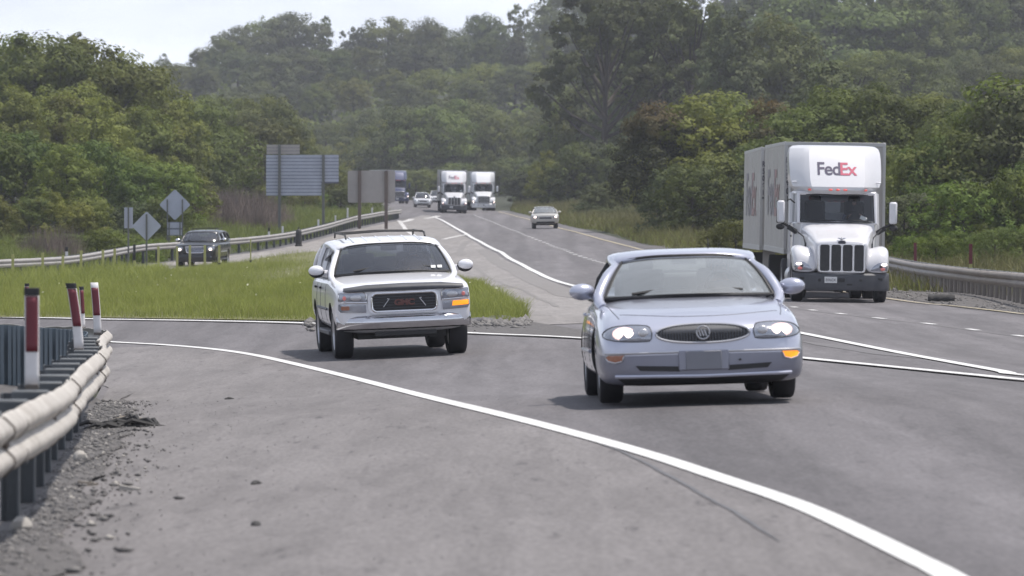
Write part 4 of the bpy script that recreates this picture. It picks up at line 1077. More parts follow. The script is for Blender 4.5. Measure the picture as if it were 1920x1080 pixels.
def make_lorry(paint, variant=0, bumper=None, mark=True, lampm=None):
    root = empty('semi_truck')
    bumper = bumper or M['darkgrey']; lampm = lampm or M['lampdim']
    # bumper
    b = MB(); prof = [(.10,.30),(.015,.31),(0,.36),(0,.55),(.01,.69),(.05,.735),(.30,.74)]
    rows = [[Vector((x*1.21, .34*abs(x)**3.2+dy, z-(.05*max(0, 1-abs(x)*2.2) if z > .6 else 0))) for dy, z in prof] for x in np.linspace(-1, 1, 33)]
    b.grid(rows); bo = b.build('bumper', bumper, root, solid=.012)
    for x, z, w, hh in ((-.55,.56,.07,.07), (.0,.565,.16,.09), (.48,.57,.07,.06), (.2,.455,.14,.04), (-.95,.60,.16,.05), (.95,.60,.16,.05)):
        h = MB(); h.box((x, .34*abs(x/1.21)**3.2+.004, z), (w, .03, hh)); h.build('tow_hole', M['black'], bo, bevel=.008)
    p = MB(); p.box((-.27, -.01, .565), (.31, .02, .155)); po = p.build('front_plate', M['platewhite'], bo, bevel=.004)
    if variant == 0:
        t = text_mesh('plate_number', 'B960X', .10, M['ink'], po); t.location = (-.27, -.022, .56); t.rotation_euler = (R(90), 0, 0)
    # bonnet
    def sec(y, w, z0, zs, zt, rt):
        pts = [(0, z0), (w*.96, z0), (w, (z0+zs)/2), (w, zs), (w*.97, zs+(zt-zs)*rt), (w*.78, zt-.015), (0, zt)]
        return [Vector((x, y, z)) for x, z in pts]+[Vector((-x, y, z)) for x, z in pts[-2:0:-1]]
    hood = MB(); hood.grid([sec(.10, .60, .70, 1.35, 1.49, .6), sec(.13, .655, .69, 1.40, 1.55, .6), sec(.3, .70, .69, 1.44, 1.62, .6), sec(.9, .78, .72, 1.55, 1.78, .6), sec(1.75, .93, .76, 1.75, 1.99, .6)], 0, True)
    hood.f.append(tuple(range(12))[::-1]); hood.m.append(0)
    ho = bake(hood.build('bonnet', paint, root, sub=2)); bv = bvh_of(ho)
    # grille
    gx = [-.565, -.285, -.005+.005, .285, .565]
    y_g = .06
    gm = MB()
    gm.prism(rounded(-.60, .60, .745, 1.475, .09, 5), .035, .2); go = gm.build('grille_surround', M['chrome'] if variant == 0 else M['satin'], root, bevel=.012)
    if variant == 0:
        for i in range(4):
            q = rounded(gx[i]+.022, gx[i+1]-.022, .785, 1.44, .05, 4)
            m2 = MB(); m2.prism(q, .022, .05); m2.build('grille_panel', M['grillemesh'], go)
        em = MB(); em.prism(oval(0, 1.505, .095, .042, 20), .015, .12); em.build('badge', M['ink'], ho)
        em = MB()
        for s in (-1, 1): em.tube([(0, .16, 1.575), (s*.06, .14, 1.60), (s*.11, .16, 1.605)], [.012, .022, .006], 6)
        em.tube([(0, .02, 1.56), (0, .18, 1.60), (0, .32, 1.615)], [.006, .018, .01], 6); em.build('bonnet_ornament', M['chrome'], ho)
    else:
        m2 = MB(); m2.prism(rounded(-.54, .54, .80, 1.43, .07, 5), .024, .05); gp = m2.build('grille_panel', M['grillemesh'], go)
        sl = MB()
        for k in range(5): z = .86+k*.125; sl.box((0, .012, z), (1.02, .02, .035))
        sl.build('grille_bar', M['satin'], gp)
    # mudguards with lamps
    for s in (-1, 1):
        fb = MB(); rows = []
        for y, z0, z1, xi, xo in ((.16,.745,.95,.62,1.02),(.20,.742,1.12,.60,1.13),(.32,.74,1.28,.58,1.19),(.55,.76,1.39,.58,1.215),(.68,1.10,1.42,.62,1.22),(1.1,1.12,1.43,.68,1.22),(1.5,1.10,1.38,.74,1.22),(1.72,.80,1.22,.78,1.21),(1.8,.72,1.05,.8,1.20)):
            m_ = (xi+xo)/2
            rows.append([Vector((s*x, y, z)) for x, z in ((xi,z0),(xo-.02,z0),(xo,z0+.08),(xo,z1-.14),(xo-.06,z1-.03),(m_+.08,z1),(m_-.06,z1-.05),(xi,z1-.10))])
        fb.grid(rows, 0, True); fb.f.append(tuple(range(8))); fb.m.append(0)
        fo = bake(fb.build('mudguard', paint, root, sub=2)); fbv = bvh_of(fo)
        q = [(.73,.80),(.74,.84),(.82,.93),(.93,1.0),(1.06,1.005),(1.145,.97),(1.165,.88),(1.15,.79)]
        q = [(s*x, z) for x, z in (q if s < 0 else q[::-1])]
        hl = patch(fbv, dense(q, 3), 'headlight', M['lens'], root, .014, bulge=.01)
        bx = MB(); yb = proj(fbv, s*1.02, .9, 'front', .2)
        bx.ell((s*1.06, yb-.05, .955), (.075, .02, .035), 12, 8); bx.build('lit_bulb', M['lamp'], hl)
        b3 = MB(); b3.ell((s*1.03, yb-.045, .845), (.06, .02, .04), 12, 8); b3.build('low_bulb', lampm, hl)
        b2 = MB(); b2.ell((s*.99, yb-.04, .91), (.045, .015, .035), 12, 8); b2.build('reflector', M['darkgrey'], hl)
    # cab
    cb = MB(); lo = [Vector((-.93, 1.72, .74)), Vector((.93, 1.72, .74)), Vector((1.08, 2.15, .74)), Vector((1.08, 3.4, .74)), Vector((-1.08, 3.4, .74)), Vector((-1.08, 2.15, .74))]
    hi = [Vector((p.x, p.y, 1.98)) for p in lo]
    cb.add(lo+hi, [(0,1,7,6),(1,2,8,7),(2,3,9,8),(3,4,10,9),(4,5,11,10),(5,0,6,11),(6,7,8,9,10,11)]); co = cb.build('cab', paint, root, bevel=.03)
    rp = MB()                                        # upper cab: pillars, header, back wall
    A = [(-.955, 1.72, 1.96), (-.94, 2.02, 2.70)]; 
    for s in (-1, 1):
        rp.tube([(s*.975, 1.74, 1.95), (s*.965, 2.04, 2.72)], .05, 8)
        rp.tube([(s*1.06, 2.9, 1.95), (s*1.04, 2.95, 2.72)], .10, 8)
        rp.box((s*1.045, 3.2, 2.35), (.05, .45, .78))
        rp.tube([(s*1.03, 2.14, 1.97), (s*1.0, 2.2, 2.72)], .035, 8)
        rp.tube([(s*.99, 2.08, 2.71), (s*1.03, 3.0, 2.73)], .05, 8)
    rp.tube([(-.965, 2.04, 2.715), (0, 1.98, 2.725), (.965, 2.04, 2.715)], .055, 8)
    rp.tube([(-.955, 1.745, 1.965), (0, 1.66, 1.975), (.955, 1.745, 1.965)], .035, 8)
    rp.box((0, 3.38, 2.1), (2.04, .04, .25)); rp.box((0, 3.38, 2.62), (2.04, .04, .24))
    for s in (-1, 1): rp.box((s*.82, 3.38, 2.35), (.42, .04, .35))
    rp.box((0, 2.7, 2.75), (2.0, 1.36, .04))
    rp.build('cab_frame', paint, co, bevel=.01)
    base = curve3((-.935, 1.735, 1.985), (0, 1.65, 1.985), (.935, 1.735, 1.985), 13); top = curve3((-.925, 2.03, 2.69), (0, 1.97, 2.69), (.925, 2.03, 2.69), 13)
    w = MB(); w.grid(ruled(base, top, 6)); ws = w.build('windscreen', M['wstruck'], root)
    off = Vector((0, -.012, 0)); sl = MB(); sl.tube([p+off for p in base]+[p+off for p in top[::-1]]+[base[0]+off], .018, 6); sl.build('window_seal', M['black'], ws)
    bw = MB(); bw.grid([[Vector((-.61, 3.37, 2.2)), Vector((.61, 3.37, 2.2))], [Vector((-.61, 3.37, 2.5)), Vector((.61, 3.37, 2.5))]]); bw.build('rear_window', M['side'], root)
    for s in (-1, 1):
        sw = MB(); sw.grid(ruled([Vector((s*1.045, 2.2, 2.0)), Vector((s*1.075, 2.85, 2.0))], [Vector((s*1.02, 2.25, 2.68)), Vector((s*1.045, 2.85, 2.68))], 3)); sw.build('side_window', M['side'], root)
        dr = MB(); dr.box((s*1.085, 2.5, 1.45), (.02, .75, 1.0)); do = dr.build('door', paint, root, bevel=.01)
        dh = MB(); dh.box((s*1.10, 2.78, 1.62), (.03, .16, .05)); dh.build('door_handle', M['black'], do, bevel=.01)
        lw = MB(); lw.prism(rounded(-.06, .06, -.10, .10, .05, 3), -.01, .01); lo_ = lw.build('kick_window', M['black'], do); lo_.location = (s*1.0, 1.98, 1.62); lo_.rotation_euler = (0, 0, R(s*68))
    for x in (-.5, .5):
        st = MB(); st.box((x, 2.75, 2.15), (.52, .16, .75), 0, Matrix.Rotation(R(-8), 3, 'X')); se = st.build('seat', M['interiordark'], root, bevel=.06); hr = MB(); hr.box((x, 2.8, 2.56), (.30, .12, .20)); hr.build('headrest', M['interiordark'], se, bevel=.04)
    ds = MB(); ds.grid([curve3((-.9, 1.78, 1.99), (0, 1.7, 2.0), (.9, 1.78, 1.99), 9), curve3((-.95, 2.15, 2.03), (0, 2.1, 2.05), (.95, 2.15, 2.03), 9)]); ds.build('dashboard', M['interior'], root, solid=.02)
    c = Vector((.5, 2.32, 2.12)); sw = MB(); sw.tube([c+Matrix.Rotation(R(45), 3, 'X')@Vector((.23*math.cos(a), .23*math.sin(a), 0)) for a in np.linspace(0, 2*PI, 20)], .018, 6); sw.build('steering_wheel', M['interiordark'], root)
    if variant == 0:
        k = MB(); k.box((.66, 1.755, 2.10), (.17, .006, .10), 0, Matrix.Rotation(R(-22), 3, 'X') @ Matrix.Rotation(R(25), 3, 'Y')); k.build('sticker', M['sticker'], ws)
    for x0, x1 in ((-.75, -.05), (.05, .78)):
        wp = MB(); wp.tube([(x0, 1.72, 2.02), ((x0+x1)/2, 1.66, 2.045), (x1, 1.70, 2.03)], .016, 6); wp.build('wiper', M['black'], root)
    # roof fairing
    lev = [(2.72, .99, 1.80, 3.45, 3.0), (2.80, 1.02, 1.66, 3.5, 3.2), (2.88, 1.10, 1.66, 3.55, 3.4), (3.05, 1.15, 1.78, 3.6, 3.6), (3.3, 1.165, 1.97, 3.62, 4.0), (3.55, 1.17, 2.17, 3.64, 4.2), (3.75, 1.16, 2.36, 3.66, 4.4), (3.86, 1.13, 2.52, 3.67, 4.6), (3.925, 1.06, 2.74, 3.67, 4.8), (3.945, .9, 3.1, 3.67, 5)]
    fr = MB(); fr.grid(loft_z(lev, 31)); n = 33; fr.f.append(tuple(range((len(lev)-1)*n, len(lev)*n))); fr.m.append(0)
    ro = fr.build('roof_fairing', paint, root, sharp=22); rbv = bvh_of(ro)
    if mark: logo(ro, rbv, 0, 3.345, .33 if variant == 0 else .30, 'front', (M['purple'], M['redink']), off=.012)
    for x in (-.70, -.185, 0, .185, .70):
        y = proj(rbv, x, 2.805, 'front', 1.7); q = MB(); q.ell((x, y-.01, 2.805), (.055, .035, .028), 10, 6); q.build('marker_lamp', M['marker'], ro)
    for s in (-1, 1):
        q = MB(); q.box((s*1.02, proj(rbv, s*1.02, 3.0, 'front', 1.9)-.0, 3.0), (.22, .05, .035)); q.build('fairing_trim', M['white'], ro, bevel=.012)
        se = MB(); se.box((s*1.085, 3.75, 2.35), (.03, .65, 3.1)); se.build('side_fairing', paint, root, bevel=.01)
        # mirrors on stalks
        ml = MB(); ml.box((s*1.42, 1.85, 2.24), (.20, .12, .56)); mo = ml.build('wing_mirror', paint, root, bevel=.05)
        mb = MB(); mb.box((s*1.42, 1.915, 2.24), (.215, .05, .575)); mb.build('mirror_back', M['black'], mo, bevel=.02)
        ar = MB(); ar.tube([(s*1.0, 1.98, 1.72), (s*1.2, 1.92, 1.86), (s*1.40, 1.88, 1.98)], .035, 8); ar.box((s*1.12, 1.93, 1.79), (.26, .06, .12), 0, Matrix.Rotation(R(-s*32), 3, 'Y')); ar.ell((s*1.43, 1.86, 1.86), (.11, .07, .08), 12, 8); ar.build('mirror_arm', M['black'], mo)
        hm = MB(); hm.tube([(s*.84, 1.15, 1.44), (s*.88, 1.22, 1.62), (s*1.12, 1.7, 1.83)], .016, 6); hm.box((s*.83, 1.14, 1.40), (.06, .06, .14)); hm.build('bonnet_mirror', M['black'], root)
    ck = MB(); ck.tube([(-1.06, 2.02, 2.46), (-1.18, 1.99, 2.56), (-1.26, 1.97, 2.53)], .02, 6); ck.build('aerial', M['black'], root)
    # chassis, tanks, steps
    ch = MB()
    for s in (-1, 1): ch.box((s*.42, 3.3, .72), (.12, 5.6, .26))
    ch.box((0, 1.15, .42), (1.75, .16, .16)); ch.box((0, 4.75, .52), (1.6, .3, .3)); ch.box((0, 1.6, .48), (1.0, 1.6, .30)); ch.box((0, 4.75, 1.08), (1.0, 1.0, .08))
    ch.build('chassis', M['black'], root, bevel=.02)
    for s in (-1, 1):
        tk = MB(); tk.tube([(s*.92, 2.2, .60), (s*.92, 3.4, .60)], .29, 18); tk.build('fuel_tank', M['satin'], root)
        truck_wheel(root, (s*1.04, 1.13, .51), s); truck_wheel(root, (s*1.06, 4.75, .51), s, True)
    return root

def make_trailer(length=8.7, side_mark=True, number=None, m=None):
    m = m or M['trailerwhite']
    root = empty('box_trailer')
    b = MB(); b.box((0, length/2, 2.60), (2.59, length, 2.86)); 
    for k in range(1, 8): b.box((-1.2975, length*k/8, 2.6), (.006, .03, 2.6)); b.box((1.2975, length*k/8, 2.6), (.006, .03, 2.6))
    bo = b.build('cargo_box', m, root, bevel=.02)
    tr = MB()
    for s in (-1, 1):
        tr.box((s*1.287, length/2, 4.0), (.03, length+.02, .09)); tr.box((s*1.287, length/2, 1.2), (.035, length+.02, .14)); tr.box((s*1.27, -.012, 2.6), (.08, .03, 2.86))
    tr.box((0, -.012, 3.985), (2.6, .035, .10)); tr.box((0, -.012, 1.2), (2.6, .03, .12))
    tr.build('edge_rails', M['railtrim'], bo, bevel=.006)
    if side_mark:
        logo(bo, None, length*.52, 2.72, 1.25, 'left', (M['fadedpurple'], M['fadedred']), y_or_x=-1.303, off=.004, sx=1.35, bold=.03)
    if number:
        for i, ch in enumerate(number):
            t = text_mesh('trailer_number', ch, .21, M['ink'], bo, 0, .006, .62); t.location = (-1.228, -.034, 3.55-i*.20); t.rotation_euler = (R(90), 0, 0)
    for s in (-1, 1): mud = MB(); mud.box((s*1.0, 1.3, .75), (.1, .1, .85)); mud.box((s*1.0, 1.3, .32), (.28, .28, .05)); mud.build('landing_leg', M['darkgrey'], root)
    ch = MB(); ch.box((0, length/2, 1.08), (.9, length*.96, .14)); ch.box((0, length-1.0, .62), (1.6, .5, .35)); ch.build('underframe', M['black'], root)
    for s in (-1, 1): mf = MB(); mf.box((s*.95, length-1.75, .75), (.60, .015, .55)); mf.build('mud_flap', M['black'], root)
    fl = MB(); fl.box((-.98, .85, .82), (.35, .03, .75)); fl.build('front_flap', m, root)
    for s in (-1, 1): truck_wheel(root, (s*1.06, length-1.0, .51), s, True)
    return root
# ------------------------------------------------------------------ guardrails, markers, signs, litter
WPROF = [(0.0,0.0),(0.022,0.012),(0.075,0.055),(0.083,0.078),(0.075,0.10),(0.022,0.142),(0.0,0.156),(0.022,0.17),(0.075,0.212),(0.083,0.235),(0.075,0.257),(0.022,0.30),(0.0,0.312)]
def guardrail(label, path, side, top=0.74, step=1.905, bulge=0.0, mr=None, mpost=None, group=None, base=None, bh=1.0, start=0.0, sw=1.0, dense=1e9):
    """W-beam on steel posts; side = +1 when the beam faces the right of the path's direction"""
    root = empty('guardrail', tuple(ground(*path[0])))
    bpy.context.view_layer.update(); inv = root.matrix_world.inverted()
    P = spline(path, step=0.12 if bulge else 0.6)
    T = np.gradient(P, axis=0); T /= np.linalg.norm(T, axis=1)[:, None]
    N = np.stack([T[:, 1], -T[:, 0]], 1)*side
    L = np.r_[0, np.cumsum(np.linalg.norm(np.diff(P, axis=0), axis=1))]
    zb = zf(P[:, 0], P[:, 1]) if base is None else base(P, L)
    q = L-L.mean(); zb = np.polyval(np.polyfit(q, zb, 4), q)
    rows = []; bd = MB()
    for i in range(len(P)):
        ph = ((L[i]-start) / (step if not bulge else .95)) % 1.0
        bl = bulge*(abs(math.sin(PI*ph))**0.4) ; dz = bulge*1.1*(abs(math.sin(PI*ph))**0.4)-bulge*.7
        wob = 0.02*math.sin(L[i]*0.7)+0.015*math.sin(L[i]*1.9+1) if bulge else 0.012*math.sin(L[i]*.31)
        row = []
        for n, h in WPROF:
            q = P[i]+N[i]*(n*.80+bl+wob)*sw
            row.append(inv @ Vector((q[0], q[1], zb[i]+top-0.312*bh+h*bh+dz+wob*.6)))
        rows.append(row)
    bd.grid(rows); beam = bd.build('beam', mr or M['galv'], root, solid=-0.006, sharp=50)
    pm = mpost or M['poststeel']; cnt = 0; d = start-step
    while True:
        d += step if d < dense else .28
        if d > L[-1]: break
        i = int(np.argmin(abs(L-d))); t = T[i]; nrm = N[i]; ang = math.atan2(nrm[1], nrm[0])
        rot = Matrix.Rotation(ang, 3, 'Z')
        c = P[i]
        po = MB(); po.box((0, 0, 0), (.012, .15, top+.3)); po.box((.10, 0, 0), (.012, .15, top+.3)); po.box((.05, 0, 0), (.10, .012, top+.3))
        vs = [rot @ Vector(v)+Vector((c[0]-nrm[0]*.28, c[1]-nrm[1]*.28, zb[i]+top/2-.15)) for v in po.v]
        po.v = [tuple(inv @ v) for v in vs]
        pobj = po.build('post', pm if d < dense else M['backsteel'], root)
        if d > dense: continue
        bk = MB(); bk.box((0, 0, 0), (.22, .16, .36), 0, rot); bk.v = [tuple(inv @ (Vector(v)+Vector((c[0]-nrm[0]*.11, c[1]-nrm[1]*.11, zb[i]+top-.165)))) for v in bk.v]
        bk.build('spacer_block', M['poststeel'], pobj, bevel=.01)
        if bulge:
            bt = MB(); q = c+nrm*(.028); bt.ell(inv @ Vector((q[0], q[1], zb[i]+top-.157)), (.022, .022, .022), 8, 6)
            sm = [inv @ (Vector((c[0]+nrm[0]*(n*.80+.010), c[1]+nrm[1]*(n*.80+.010), zb[i]+top-.312+h-bulge*.6))) for n, h in WPROF]
            bt.tube(sm, .006, 5); bt.build('splice_bolt', M['bolt'], beam)
            j = min(i+8, len(P)-1)
            sm = [inv @ (Vector((P[j][0]+N[j][0]*(n*.80+.008), P[j][1]+N[j][1]*(n*.80+.008), zb[j]+top-.312+h-bulge*.6))) for n, h in WPROF]
            MB().tube(sm, .004, 5).build('panel_seam', M['bolt'], beam)
        cnt += 1
        if cnt >= 100: break
    tag(root, label, 'guardrail', group)
    return root, P, N, L, zb

def delineator(x, y, z, label, h=0.60, w=0.092, lean=0.0, cap=True, red=True, low='white', rz=0.0, group='red and white flexible posts on the near guardrail', fwd=0.0):
    root = empty('delineator_post', (x, y, z), rz)
    m = M['postwhite'] if low == 'white' else M['ygreen']
    def strip(z0, z1, ww, off, name, mm, par, bend=.012):
        rows = []
        for k in range(9):
            t = k/8; zz = z0+(z1-z0)*t; u = zz/h
            rows.append([Vector((xx*ww/2+lean*u**1.5, off+fwd*u-bend*(1-xx*xx), zz)) for xx in np.linspace(-1, 1, 7)])
        mb = MB(); mb.grid(rows); return mb.build(name, mm, par, solid=.006)
    strip(0, h, w, 0, 'blade', m, root)
    if red: strip(h*.36, h*.925 if cap else h*.90, w*.86, -.008, 'reflector', M['postred'], root)
    if cap: strip(h*.925+.005, h*1.0+.008, w*1.08, -.009, 'cap', M['black'], root)
    bs = MB(); bs.box((0, .0, .0), (w*.9, .05, .03)); bs.build('foot', M['bolt'], root)
    tag(root, label, 'marker post', group)
    return root

def thin_marker(p, h, w, m, label, cat='marker post', group=None, red=None, name='marker_post', capm=None):
    root = empty(name, tuple(p))
    mb = MB(); mb.box((0, 0, h/2), (w, .02, h)); mb.build('blade', m, root, bevel=.004)
    if red is not None:
        r = MB(); r.box((0, -.014, h*(1-red/2)), (w*1.05, .012, h*red)); r.build('reflector', capm or M['postred'], root, bevel=.003)
    f = MB(); f.box((0, 0, -.02), (w*1.5, .06, .1)); f.build('foot', M['black'], root)
    tag(root, label, cat, group); return root

def P3(px, py, d): return Vector(ray(px, py, d))

def build_furniture():
    # near rail with hairpin nose
    g, P, N, L, zb = guardrail('near steel guardrail bending round a tight nose, bright lobed beam beside the gravel', RAIL, +1, top=.76, bulge=.020, start=.4, dense=34.5)
    def on(y, dx=-.20, dz=.76, far=False):
        idx = [i for i in range(len(P)) if P[i][1] < 52]; i = min(idx, key=lambda i: abs(P[i][1]-y))
        return P[i][0]-N[i][0]*(-dx), P[i][1]-N[i][1]*(-dx), zb[i]+dz
    x, y, z = on(27); delineator((60-960)/8000*27, 27, z, 'largest red and white flexible post with black cap on the near guardrail', .62, lean=0)
    x, y, z = on(40); delineator((148-960)/8000*40, 40, z, 'leaning red and white post with black cap, middle one along the near guardrail', .62, lean=-.075)
    x, y, z = on(50); delineator((183-960)/8000*50, 50, z, 'red and white post with a white top, at the nose of the near guardrail', .60, lean=-.04, cap=False)
    delineator((50-960)/8000*55.6, 55.6, -1.52, 'thin capped red and white post half hidden behind the largest post', .46, .06, rz=.5)
    delineator((156-960)/8000*53.6, 53.6, -1.58, 'narrow red and white post just behind the leaning one', .52, .06, lean=-.03, rz=.6)
    # right hand rail
    rp = np.array([(12.35,60),(12.55,85),(12.7,105),(12.8,135),(13.2,165),(14.3,200)])
    guardrail('dull grey guardrail on many posts beyond the right lanes', rp, -1, top=.82, bh=1.15, step=1.0, mr=M['galvdull'], mpost=M['galvdull'])
    for px, py, h, lab in ((1716,508,1.05,'red topped marker post behind the right guardrail, next to the nearest truck'), (1820,512,.95,'red topped marker post behind the right guardrail, nearer the photo edge')):
        d = 143 if px < 1800 else 125
        p = P3(px, py+6, d); thin_marker((p.x, d, p.z), h, .095, M['ygreen'], lab, group='red topped posts behind the right guardrail', red=.62)
    # far left rail
    fr = wpts(FARRAIL_PX)
    fr = np.vstack([[(-22, 146)], fr])
    gl, P2, N2, L2, zb2 = guardrail('long pale guardrail along the exit ramp below the sign backs', fr, +1, top=.78, step=2.3, mr=M['galvfar'], mpost=M['poststeel'])
    for px, dd in ((128,0),(506,0),(533,0),(600,0),(632,0),(655,0),(700,0)):
        d = float(np.interp(px, (P2[:, 0]/P2[:, 1]*8000+960), P2[:, 1])); i = int(np.argmin(abs(P2[:, 1]-d)))
        names = {128:'short dark-topped marker on the far rail, leftmost one', 506:'dark-topped marker on the far rail left of the big sign leg', 533:'white marker on the far rail under the big sign', 600:'white marker on the far rail near the middle of the big sign', 632:'white marker on the far rail between the two large signs', 655:'tall white marker at the kink in the far rail', 700:'white marker on the far rail between the brown posts'}
        thin_marker((P2[i][0]-.1, P2[i][1], zb2[i]+.74), .42 if px != 655 else .7, .11, M['postwhite'], names[px], group='small markers on the far guardrail', red=.45 if px in (128, 506) else None, capm=M['black'])
    bp = at(565, 462); bx = empty('drum_marker', (bp[0]-.15, bp[1], zf(*bp)))
    mb = MB(); mb.lathe_x([(0,0)], (0,0,0), 3); mb = MB()
    prof = [(.21,0),(.21,.08),(.17,.1),(.17,.7),(.15,.86),(.08,.94),(.03,.97),(.03,1.05),(.001,1.06)]
    mb.grid([[Vector((r*math.cos(a), r*math.sin(a), z)) for a in np.linspace(0, 2*PI, 16, endpoint=False)] for r, z in prof], 0, True); mb.build('drum', M['black'], bx)
    hd = MB(); hd.tube([(-.05, 0, 1.04), (0, 0, 1.10), (.05, 0, 1.04)], .012, 5); hd.build('handle', M['black'], bx); tag(bx, 'black rounded drum standing in front of the far guardrail', 'traffic drum')
    # yellow-green markers in the grass
    k = 0
    posts = [(24,513,477),(80,517,474),(118,506,479),(152,500,470),(193,497,468),(215,505,466),(252,507,458),(297,505,462),(332,504,462),(356,506,460),(384,497,460),(411,488,460),(470,483,448),(108,522,497)]
    posname = ['farthest left','second from the left','third from the left','fourth from the left','fifth from the left','sixth from the left, in thick grass','black topped, left of the nearer diamond sign','right of the nearer diamond sign','at the left wheel of the dark vehicle','before the grille of the dark vehicle','before the right lamp of the dark vehicle','beside the right wheel of the dark vehicle','right of the dark vehicle, slender','short dark stump, in the grass']
    for (px, pb, pt), nm in zip(posts, posname):
        d = float(np.interp(px, [0, 470], [150, 192])); z0 = -(pb+6-380)/8000*d; h = (pb+6-pt)/8000*d
        m = M['ygreen'] if px != 108 else M['signpost']
        thin_marker(((px-960)/8000*d, d, z0), h, .10 if px != 470 else .06, m, 'yellow-green flexible post in the grass, '+nm if px != 108 else 'dark stump of a broken post in the grass below the far rail', group='yellow-green posts along the exit ramp' if px != 108 else None, red=.55 if px == 252 else None, capm=M['black'])
    # signs seen from behind
    def diamond(px, py, half, d, pole_to, label, post='one'):
        c = P3(px, py, d); s = half/8000*d; zg = -(pole_to-380)/8000*d
        root = empty('road_sign', (c.x, c.y, zg)); r2 = .12*s; pts = []
        for i in range(4):
            a = PI/2*i; cx, cz = math.cos(a)*(s-r2*1.4), math.sin(a)*(s-r2*1.4)
            for t in np.linspace(-PI/4, PI/4, 5): pts.append((cx+r2*math.cos(a+t), c.z-zg+cz+r2*math.sin(a+t)))
        mb = MB(); mb.prism(pts, -.015, 0); mb.build('sign_plate', M['signback'], root)
        pl = MB()
        xs = (0,) if post == 'one' else (-s*.48, s*.48)
        for x in xs: q = MB(); q.box((x, -.05, (c.z-zg+s*.8 if post == 'one' else c.z-zg+s*.35)/2), (.07, .05, c.z-zg+(s*.8 if post == 'one' else s*.35))); q.build('post', M['signpost'], root)
        return tag(root, label, 'road sign', 'grey sign backs along the exit ramp')
    diamond(275, 424, 28, 168, 512, 'smaller diamond sign seen from behind on a single post above the grass')
    diamond(328, 384, 29.5, 232, 470, 'larger diamond sign seen from behind on two posts, over a small plate', 'two')
    def plate(px0, px1, py0, py1, d, pole_to, label, m, posts=(0.5,), lines=0, tabs=None, pm=None, pw=.07, nm='road_sign', grp='grey sign backs along the exit ramp', notch=None, postw=None):
        k = d/8000; zg = -(pole_to-380)*k; x0, x1 = (px0-960)*k, (px1-960)*k; z0, z1 = -(py1-380)*k-zg, -(py0-380)*k-zg
        cx = (x0+x1)/2; root = empty(nm, (cx, d, zg)); w = x1-x0; h = z1-z0
        mb = MB(); rows = max(1, lines)
        if lines:
            for i in range(lines):
                ww = w; xc = 0
                if notch and (i+.5)/lines < notch[1]: ww = w*notch[0]; xc = -(w-ww)/2
                mb.box((xc, 0, z0+h*(i+.5)/lines), (ww, .04, h/lines*.80))
            mb.build('sign_panel', m, root)
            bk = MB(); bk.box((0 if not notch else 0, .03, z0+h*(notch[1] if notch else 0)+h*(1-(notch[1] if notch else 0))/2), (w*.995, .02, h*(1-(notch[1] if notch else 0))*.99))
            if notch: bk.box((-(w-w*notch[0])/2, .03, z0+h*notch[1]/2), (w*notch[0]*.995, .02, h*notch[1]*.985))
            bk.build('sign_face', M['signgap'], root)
        else:
            mb.prism([(x, z) for x, z in rounded(-w/2, w/2, z0, z1, min(w, h)*.06, 3)], -.015, .015); mb.build('sign_plate', m, root)
        if tabs:
            tx0, tx1, tz = tabs; tb = MB(); a0, a1 = (tx0-960)*k-cx, (tx1-960)*k-cx; zt = -(tz-380)*k-zg; nn = 3
            for i in range(nn): tb.box(((a0+a1)/2, 0, z1+.03+(zt-z1)*(i+.5)/nn), (a1-a0, .04, (zt-z1)/nn*.88))
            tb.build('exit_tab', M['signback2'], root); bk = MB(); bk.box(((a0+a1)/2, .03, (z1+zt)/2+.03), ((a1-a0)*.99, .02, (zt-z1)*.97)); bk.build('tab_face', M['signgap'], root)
        for f in posts:
            x = -w/2+w*f; q = MB(); zt = (z1 if not tabs or f > .3 else -(tabs[2]-380)*k-zg)
            q.box((x, -.04-pw*.5, zt*.5-.0), (postw or pw, pw, zt)); q.build('post', pm or M['signpost'], root)
        return tag(root, label, 'road sign', grp)
    plate(233, 249, 389, 428, 190, 492, 'narrow upright plate seen from behind, left of the diamonds', M['signback'], (.5,))
    plate(314, 341, 416, 442, 231.8, 470, 'small two-part plate below the larger diamond sign', M['signback'], (.12, .88), lines=2, pm=M['signpost'])
    plate(499, 635, 290, 367, 262, 440, 'large slatted guide sign seen from behind with a raised exit tab', M['signback'], (.185, .79), lines=12, tabs=(500, 562, 272), pm=M['signpost'], pw=.16, nm='guide_sign', notch=(.765, .30))
    plate(652, 741, 320, 380, 288, 432, 'weathered beige guide sign seen from behind on brown posts', M['signback2'], (.25, .81), lines=0, pm=M['woodpost'], pw=.20, nm='guide_sign', postw=.22)
    k = 288/8000
    # litter
    def litter(px, py, build, name, label, mm, cat='debris', rz=0.0, dz=0.0):
        p = at(px, py); root_z = zf(*p)+dz
        mb = MB(); build(mb); o = mb.build(name, mm); o.location = (p[0], p[1], root_z); o.rotation_euler = (0, 0, rz)
        tag(o, label, cat); return o
    def tyrecase(mb):
        rows = []
        for i in range(15):
            a = i/14; y = 0
            r = .155+.008*math.sin(i*1.7); cx = -.34+.68*a
            rows.append([Vector((cx, r*math.cos(t)*.9, .06+r*.75*math.sin(t)+.006*math.sin(i*1.3+t*3))) for t in np.linspace(-.6, PI+.5, 9)])
        mb.grid(rows)
    litter(1765, 566, tyrecase, 'tyre_casing', 'black burst tyre casing lying on the gravel by the right guardrail', M['shred'], 'tyre', R(-6), .02)
